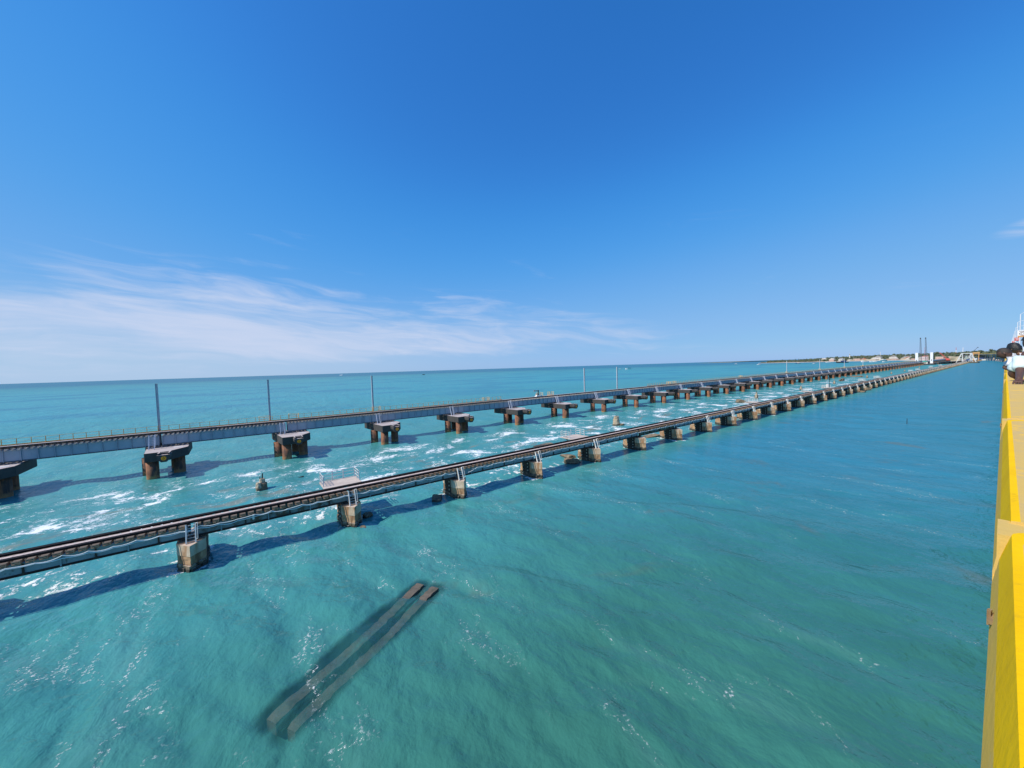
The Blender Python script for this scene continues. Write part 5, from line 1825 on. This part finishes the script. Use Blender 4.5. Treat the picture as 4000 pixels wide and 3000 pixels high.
put('wheel', b.mesh('wheel', STEEL), pt)
for s in (-3.0, 3.0):
    b = MB(); b.box(-6, 75, s - .3, s + .3, 2.4, 4.6)
    put('leaf_girder', b.mesh('leaf_girder', STEEL), pt)
b = MB(); b.box(-7, 80, -2.4, 2.4, 2.9, 3.4)
put('leaf_deck', b.mesh('leaf_deck', GIRD_DARK), pt)
b = MB(); b.prism([(-9, -13), (12, -13), (16, 0), (12, 9), (-9, 9)], -1.0, 1.9)
put('portal_base', b.mesh('portal_base', DARKSTONE), pt)
for i in range(14):
    X = 1120 + 13*i
    tag(put('stone_pier', M_FARPIER, None, (X, OLD_Y - i*0.6, 0)), 'tiny stone pier of the old bridge beyond the steel portal', 'pier', 'stone piers beyond the portal')
    o = tag(put('girder_span', M_FAROLD, None, (X, OLD_Y - i*0.6, 0), (0, 0, -0.046)), 'tiny girder span of the old bridge beyond the steel portal', 'bridge span', 'girder spans beyond the portal')
b = MB(); b.prism([(-12, -2.2), (9, -2.2), (12, 0), (9, 2.2), (-12, 2.2)], -.5, 1.3)
tag(put('dark_pontoon', b.mesh('dark_pontoon', BLACK), None, (1062, 32.0, 0), (0, 0, .1)), 'long dark pontoon at the right foot of the steel portal', 'pontoon')
# sheds and boats on the right hand shore
BLUE = pmat('shed_blue', (0.03, 0.06, 0.18), (0.05, 0.09, 0.22), .3, .7)
for i, (X, Y, w, d, h, m_, lab) in enumerate(((1440, 40, 14, 40, 4.5, BLUE, 'long dark blue shed under the far road bridge'), (1425, 28, 8, 9, 4.0, HW[0], 'white shed right of the dark blue shed'),
                                             (1412, 20, 8, 8, 4.2, HW[1], 'cream shed nearest the right hand beach'), (1380, 47, 7, 10, 4.5, HW[0], 'white shed left of the dark blue shed'),
                                             (1395, 34, 5, 22, 1.8, HW[0], 'long low white shed on the right hand beach'))):
    t = thing('shed', lab, 'shed', (X, Y, 1.2), 'sheds on the right hand shore')
    b = MB(); b.box(-w/2, w/2, -d/2, d/2, -1, h)
    put('wall', b.mesh('wall', m_), t)
    b = MB(); b.box(-w/2 - .4, w/2 + .4, -d/2 - .4, d/2 + .4, h + .003, h + .4)
    put('roof', b.mesh('roof', ROOFS[2] if m_ is not BLUE else BLUE), t)

def boat(X, Y, L, rz, hull, cab, lab, covered=True):
    t = thing('boat', lab, 'boat', (X, Y, 0), 'boats off the far shore', rz)
    b = MB()
    wd = L*0.14
    secs = [(-L/2, .75, .95), (-L/4, 1.0, .9), (L/6, .95, 1.0), (L*.38, .55, 1.25), (L/2, .06, 1.6)]
    hgt = L*0.10
    for (x_, k, hh) in secs:
        b.v += [(x_, -wd*k, hh*hgt), (x_, -wd*k*.75, -.3), (x_, wd*k*.75, -.3), (x_, wd*k, hh*hgt)]
    for i in range(len(secs) - 1):
        for q in range(3):
            b.face((i*4 + q, i*4 + q + 1, i*4 + q + 5, i*4 + q + 4))
        b.face((i*4 + 3, i*4, i*4 + 4, i*4 + 7))
    b.face((0, 3, 2, 1)); b.face((16, 17, 18, 19))
    put('hull', b.mesh('hull', hull, fix=True), t)
    b = MB(); b.box(-L*.30, L*.06, -wd*.6, wd*.6, hgt*.93, hgt*.93 + L*.11)
    put('cabin', b.mesh('cabin', cab), t)
    b = MB(); b.box(-L*.33, L*.10, -wd*.7, wd*.7, hgt*.93 + L*.112, hgt*.93 + L*.135)
    put('cabin_roof', b.mesh('cabin_roof', cab), t)
    b = MB(); b.tube((L*.12, 0, hgt*.8), (L*.12, 0, hgt + L*.30), .06 + L*.004, 6)
    put('mast', b.mesh('mast', cab), t)
TEAL = pmat('boat_teal', (0.05, 0.30, 0.34), (0.05, 0.25, 0.3), 1, .6)
for a in ((1056, 765, 22, 2.6, BWHITE, TEAL, 'white and teal motor boat alone on the open sea, largest one'),
          (1036, 786, 11, 2.4, TEAL, BWHITE, 'small low boat just left of the white and teal motor boat'),
          (1517, 538, 17, 2.7, BWHITE, HW[0], 'white boat off the tip of the sand spit'),
          (2159, 875, 14, 2.5, HW[0], BWHITE, 'tiny boat left of the sand spit, near the horizon'),
          (1658, 461, 17, 2.4, BLUE, HW[0], 'dark hulled boat moored off the spit, left of the lighthouse line'),
          (1457, 363, 10, 2.6, BWHITE, HW[0], 'small white boat moored left of the lighthouse mast'),
          (1840, 415, 17, 2.3, BWHITE, HW[0], 'white boat close under the beach right of the lighthouse'),
          (1576, 320, 32, 2.2, BLACK, BLUE, 'long dark fishing boat off the village, biggest near the beach'),
          (1662, 281, 22, 2.4, BWHITE, HW[1], 'pale boat between the dark fishing boat and the white towers'),
          (1600, 251, 18, 2.1, BWHITE, HW[0], 'white boat left of the white towers, nearer one'),
          (1990, 283, 22, 2.4, TEAL, BWHITE, 'pale green boat drawn up at the beach left of the white towers'),
          (1521, 213, 16, 2.4, BWHITE, TEAL, 'white boat nearest the left white tower'),
          (577, 1376, 12, 2.4, BLACK, BLACK, 'tiny dark boat far out on the sea above the third mast'),
          (600, 3000, 26, 2.4, BWHITE, BWHITE, 'speck of a white boat on the horizon right of the third mast')):
    boat(*a)
# a low far headland on the horizon behind the spit
hb = MB()
for i in range(41):
    t = i/40
    X, Y = 5200 + 1500*t, 2650 - 250*t
    hh = 9*math.sin(math.pi*t)**0.6 + 1.5*mnoise.noise(Vector((t*18, 0, 0)))
    hb.v += [(X, Y, -1), (X + 40, Y - 80, max(0.2, hh)), (X + 200, Y - 400, max(.1, hh*.8))]
for i in range(40):
    for q in range(2):
        hb.face((i*3 + q, i*3 + q + 1, i*3 + q + 4, i*3 + q + 3))
tag(put('headland', hb.mesh('headland', SCRUB, smooth=True)), kind='structure')

# ------------------------------------------------------------------ people leaning over the parapet
SKIN = pmat('skin_dark', (0.105, 0.052, 0.034), (0.085, 0.042, 0.028), 20, 0.55)
SKIN2 = pmat('skin_brown', (0.20, 0.095, 0.052), (0.17, 0.08, 0.045), 20, 0.55)
HAIR = pmat('black_hair', (0.010, 0.009, 0.009), (0.020, 0.018, 0.017), 60, 0.5, 0.004, 120)
STUB = pmat('cropped_hair', (0.030, 0.022, 0.019), (0.022, 0.017, 0.015), 60, 0.7)
SHIRTW = pmat('white_shirt', (0.78, 0.76, 0.80), (0.70, 0.68, 0.74), 6, 0.85, 0.02, 9)
SHIRTC = pmat('pale_cyan_shirt', (0.66, 0.78, 0.78), (0.58, 0.70, 0.71), 6, 0.85, 0.02, 9)
TROUS = pmat('dark_trousers', (0.05, 0.05, 0.07), (0.04, 0.04, 0.055), 6, 0.9)
NAIL = pmat('nail', (0.46, 0.30, 0.26), (0.40, 0.26, 0.22), 20, 0.4)
def skinned(name, verts, edges, radii, mat, parent, root=0, sub=2):
    me = bpy.data.meshes.new(name)
    me.from_pydata(verts, edges, [])
    o = bpy.data.objects.new(name, me)
    COL.objects.link(o)
    sk = o.modifiers.new('skin', 'SKIN')
    ss = o.modifiers.new('sub', 'SUBSURF'); ss.levels = sub; ss.render_levels = sub
    for i, v in enumerate(me.skin_vertices[0].data):
        r = radii[i]
        v.radius = (r, r) if not isinstance(r, tuple) else r
        v.use_root = (i == root)
    dg = bpy.context.evaluated_depsgraph_get()
    m2 = bpy.data.meshes.new_from_object(o.evaluated_get(dg))
    bpy.data.objects.remove(o)
    m2.name = name
    m2.materials.clear(); m2.materials.append(mat)
    m2.polygons.foreach_set('use_smooth', [True]*len(m2.polygons))
    return put(name, m2, parent)
def chain(pts, radii, base=0):
    return pts, [(base + i, base + i + 1) for i in range(len(pts) - 1)], radii
def head_mesh(mat, seed=0):
    """head looking along -Y of its own frame (face towards -Y), crown up"""
    bm = bmesh.new()
    bmesh.ops.create_uvsphere(bm, u_segments=24, v_segments=16, radius=1.0)
    for v in bm.verts:
        x, y, z = v.co
        w = 0.076 if z > -0.1 else 0.076*(1 + 0.30*(z + 0.1))
        X = x*w; Y = y*0.098; Z = z*0.118
        if y < -0.5:                       # face: flatter, chin forward, brow, eye hollows
            Y += 0.010*(1 - abs(x)*1.2)*math.cos(z*2.4)*-0.6
            for ex in (-0.36, 0.36):
                dd = (x - ex)**2*9 + (z - 0.02)**2*22
                Y += 0.009*math.exp(-dd*2)
            if abs(x) < 0.2 and -0.35 < z < 0.1:      # nose
                Y -= 0.022*(1 - abs(x)/0.2)*(0.5 + (0.1 - z))
            if abs(z + 0.52) < 0.1 and abs(x) < 0.32: # mouth
                Y -= 0.004
        v.co = Vector((X, Y, Z))
    for s in (-1, 1):
        r = bmesh.ops.create_uvsphere(bm, u_segments=8, v_segments=6, radius=1.0)
        for v in r['verts']:
            v.co = Vector((s*0.078 + v.co.x*0.010, 0.008 + v.co.y*0.018, -0.008 + v.co.z*0.030))
    me = bpy.data.meshes.new('head')
    bm.to_mesh(me); bm.free()
    me.materials.append(mat)
    me.polygons.foreach_set('use_smooth', [True]*len(me.polygons))
    return me
def hair_mesh(mat, thick, seed, low=-0.35):
    bm = bmesh.new()
    bmesh.ops.create_uvsphere(bm, u_segments=28, v_segments=18, radius=1.0)
    kill = [v for v in bm.verts if (v.co.z < low + (0.55 if v.co.y < -0.35 else 0.0) - (0.25 if v.co.y > 0.3 else 0))]
    bmesh.ops.delete(bm, geom=kill, context='VERTS')
    for v in bm.verts:
        n = mnoise.noise(v.co*3.2 + Vector((seed, 0, 0))) + 0.6*mnoise.noise(v.co*8 + Vector((seed, 4, 0)))
        k = 1 + thick*(1 + 0.8*n)
        v.co = Vector((v.co.x*0.077*k, v.co.y*0.100*k, v.co.z*0.119*k))
    me = bpy.data.meshes.new('hair')
    bm.to_mesh(me); bm.free()
    me.materials.append(mat)
    me.polygons.foreach_set('use_smooth', [True]*len(me.polygons))
    return me
def person(label, loc, skin, shirt, hair, hthick, pose, group):
    """pose: dict of joint points in metres from loc; the body is one skin, clothes are children"""
    t = thing('person', label, 'person', loc, group)
    J = {k: Vector(v) for k, v in pose.items()}
    order = ['hip', 'waist', 'chest', 'neck', 'headb']
    rad = {'hip': .135, 'waist': .115, 'chest': .135, 'neck': .055, 'headb': .06}
    V = [J[k] for k in order]; R = [rad[k] for k in order]; E = [(0, 1), (1, 2), (2, 3), (3, 4)]
    for s in ('l', 'r'):
        b0 = len(V)
        V += [J['sho_' + s], J['elb_' + s], J['wri_' + s]]; R += [.060, .042, .030]
        E += [(2, b0), (b0, b0 + 1), (b0 + 1, b0 + 2)]
        b0 = len(V)
        V += [J['thi_' + s], J['kne_' + s], J['ank_' + s], J['toe_' + s]]; R += [.085, .058, .040, .035]
        E += [(0, b0), (b0, b0 + 1), (b0 + 1, b0 + 2), (b0 + 2, b0 + 3)]
    body = skinned('body', [tuple(v) for v in V], E, R, skin, t)
    for s in ('l', 'r'):                         # hands: palm and five fingers each
        w = J['wri_' + s]; d = J.get('hand_' + s, (w - J['elb_' + s])).normalized()
        side = d.cross(Vector((0, 0, 1)))
        side = side.normalized() if side.length > .1 else Vector((1, 0, 0))
        dn = d.cross(side).normalized()
        if dn.z > 0:
            dn = -dn
        pv = [w - d*.02, w + d*.045, w + d*.085]; pe = [(0, 1), (1, 2)]; pr_ = [.024, (.036, .018), (.038, .015)]
        hv, he, hr_ = list(pv), list(pe), list(pr_)
        for fi, (o, L) in enumerate(((-.033, .075), (-.011, .085), (.011, .080), (.033, .062))):
            b0 = len(hv)
            a = w + d*.08 + side*o
            hv += [a + d*.012, a + d*L*.55 + dn*.006, a + d*L*.95 + dn*.028]; hr_ += [.010, .009, .0075]
            he += [(2, b0), (b0, b0 + 1), (b0 + 1, b0 + 2)]
        b0 = len(hv)
        a = w + d*.02 + side*(-.03 if s == 'r' else .03)
        sg_ = -1 if s == 'r' else 1
        hv += [a + side*sg_*.014 + d*.015, a + side*sg_*.030 + d*.045, a + side*sg_*.032 + d*.07 + dn*.012]; hr_ += [.012, .011, .009]
        he += [(0, b0), (b0, b0 + 1), (b0 + 1, b0 + 2)]
        skinned('hand', [tuple(v) for v in hv], he, hr_, skin, body, 1, 1)
    # head and hair
    hd = put('head', head_mesh(skin), body)
    zaxis = (J['crown'] - J['headb']).normalized()
    face = Vector(pose['face']).normalized(); face = (face - zaxis*face.dot(zaxis)).normalized()
    y = -face; x = y.cross(zaxis)
    m = Matrix((x, y, zaxis)).transposed().to_4x4()
    m.translation = J['headb'] + zaxis*0.085
    hd.matrix_local = m
    hh = put('hair', hair_mesh(hair, hthick, len(label), -0.35 if hthick > .1 else -0.05), body)
    hh.matrix_local = m
    # shirt over trunk and upper arms
    V = [J['hip'].lerp(J['waist'], .25), J['waist'], J['chest'], J['chest'].lerp(J['neck'], .6)]; R = [.158, .142, .158, .085]; E = [(0, 1), (1, 2), (2, 3)]
    for s in ('l', 'r'):
        b0 = len(V)
        e = J['sho_' + s].lerp(J['elb_' + s], .8)
        V += [J['sho_' + s], J['sho_' + s].lerp(J['elb_' + s], .45), e]; R += [.086, .080, .084]
        E += [(2, b0), (b0, b0 + 1), (b0 + 1, b0 + 2)]
    skinned('shirt', [tuple(v) for v in V], E, R, shirt, t)
    V = [J['waist'].lerp(J['hip'], .5), J['hip']]; R = [.13, .155]; E = [(0, 1)]
    for s in ('l', 'r'):
        b0 = len(V)
        V += [J['thi_' + s], J['kne_' + s], J['ank_' + s] + Vector((0, 0, .05))]; R += [.105, .08, .065]
        E += [(1, b0), (b0, b0 + 1), (b0 + 1, b0 + 2)]
    skinned('trousers', [tuple(v) for v in V], E, R, TROUS, t, 1)
    return t
G_P = 'people at the parapet'
ZD = 14.90
def lean(dz_sho, y_sho, head, crown, face, elb_l, wri_l, elb_r, wri_r, hip_y=-0.62, chest_k=.8):
    hip = Vector((0, hip_y, .90)); sho = Vector((0, y_sho, dz_sho))
    P = {'hip': hip, 'waist': hip.lerp(sho, .38) + Vector((0, 0, .04)), 'chest': hip.lerp(sho, .82) + Vector((0, 0, .03)),
         'neck': sho + (Vector(head) - sho)*.35, 'headb': Vector(head), 'crown': Vector(crown), 'face': face,
         'sho_l': sho + Vector((.18, .0, .0)), 'sho_r': sho + Vector((-.18, .0, .0)), 'elb_l': elb_l, 'wri_l': wri_l, 'elb_r': elb_r, 'wri_r': wri_r}
    for s, dx in (('l', .10), ('r', -.10)):
        P['thi_' + s] = (dx, hip_y - .01, .82); P['kne_' + s] = (dx, hip_y + .06, .46); P['ank_' + s] = (dx, hip_y - .05, .08); P['toe_' + s] = (dx, hip_y + .10, .035)
    return P
# shaved head, white shirt, bent far over the wall
person('person with cropped head in white shirt, bent over the yellow wall, farthest to the left', (13.0, -0.02, ZD), SKIN, SHIRTW, STUB, 0.03,
       lean(1.285, -0.06, (0.02, 0.02, 1.36), (0.03, 0.115, 1.54), (0.10, 0.9, -0.55), (0.20, 0.06, 1.12), (0.05, -0.06, 1.065), (-0.26, -0.02, 1.12), (-0.32, -0.13, 1.065), hip_y=-0.56), G_P)
person('person with thick black hair leaning behind the white shirted one', (14.3, -0.12, ZD), SKIN2, SHIRTW, HAIR, 0.16,
       lean(1.36, -0.12, (0.0, 0.0, 1.46), (0.02, 0.085, 1.70), (0.55, 0.60, -0.55), (0.22, 0.05, 1.12), (0.05, -0.02, 1.065), (-0.2, 0.02, 1.14), (-0.30, -0.04, 1.065), hip_y=-0.58), G_P)
person('person in pale cyan shirt with black hair at the right edge, hand on the wall', (8.9, -0.135, ZD), SKIN, SHIRTC, HAIR, 0.14,
       dict(lean(1.33, 0.02, (0.02, -0.08, 1.49), (0.03, -0.06, 1.74), (0.6, 0.55, -0.4), (0.22, 0.10, 1.12), (0.24, 0.06, 1.07), (-0.38, 0.03, 1.17), (-0.66, 0.04, 1.085), hip_y=-0.50),
            hand_r=(-0.9, 0.10, -0.30)), G_P)
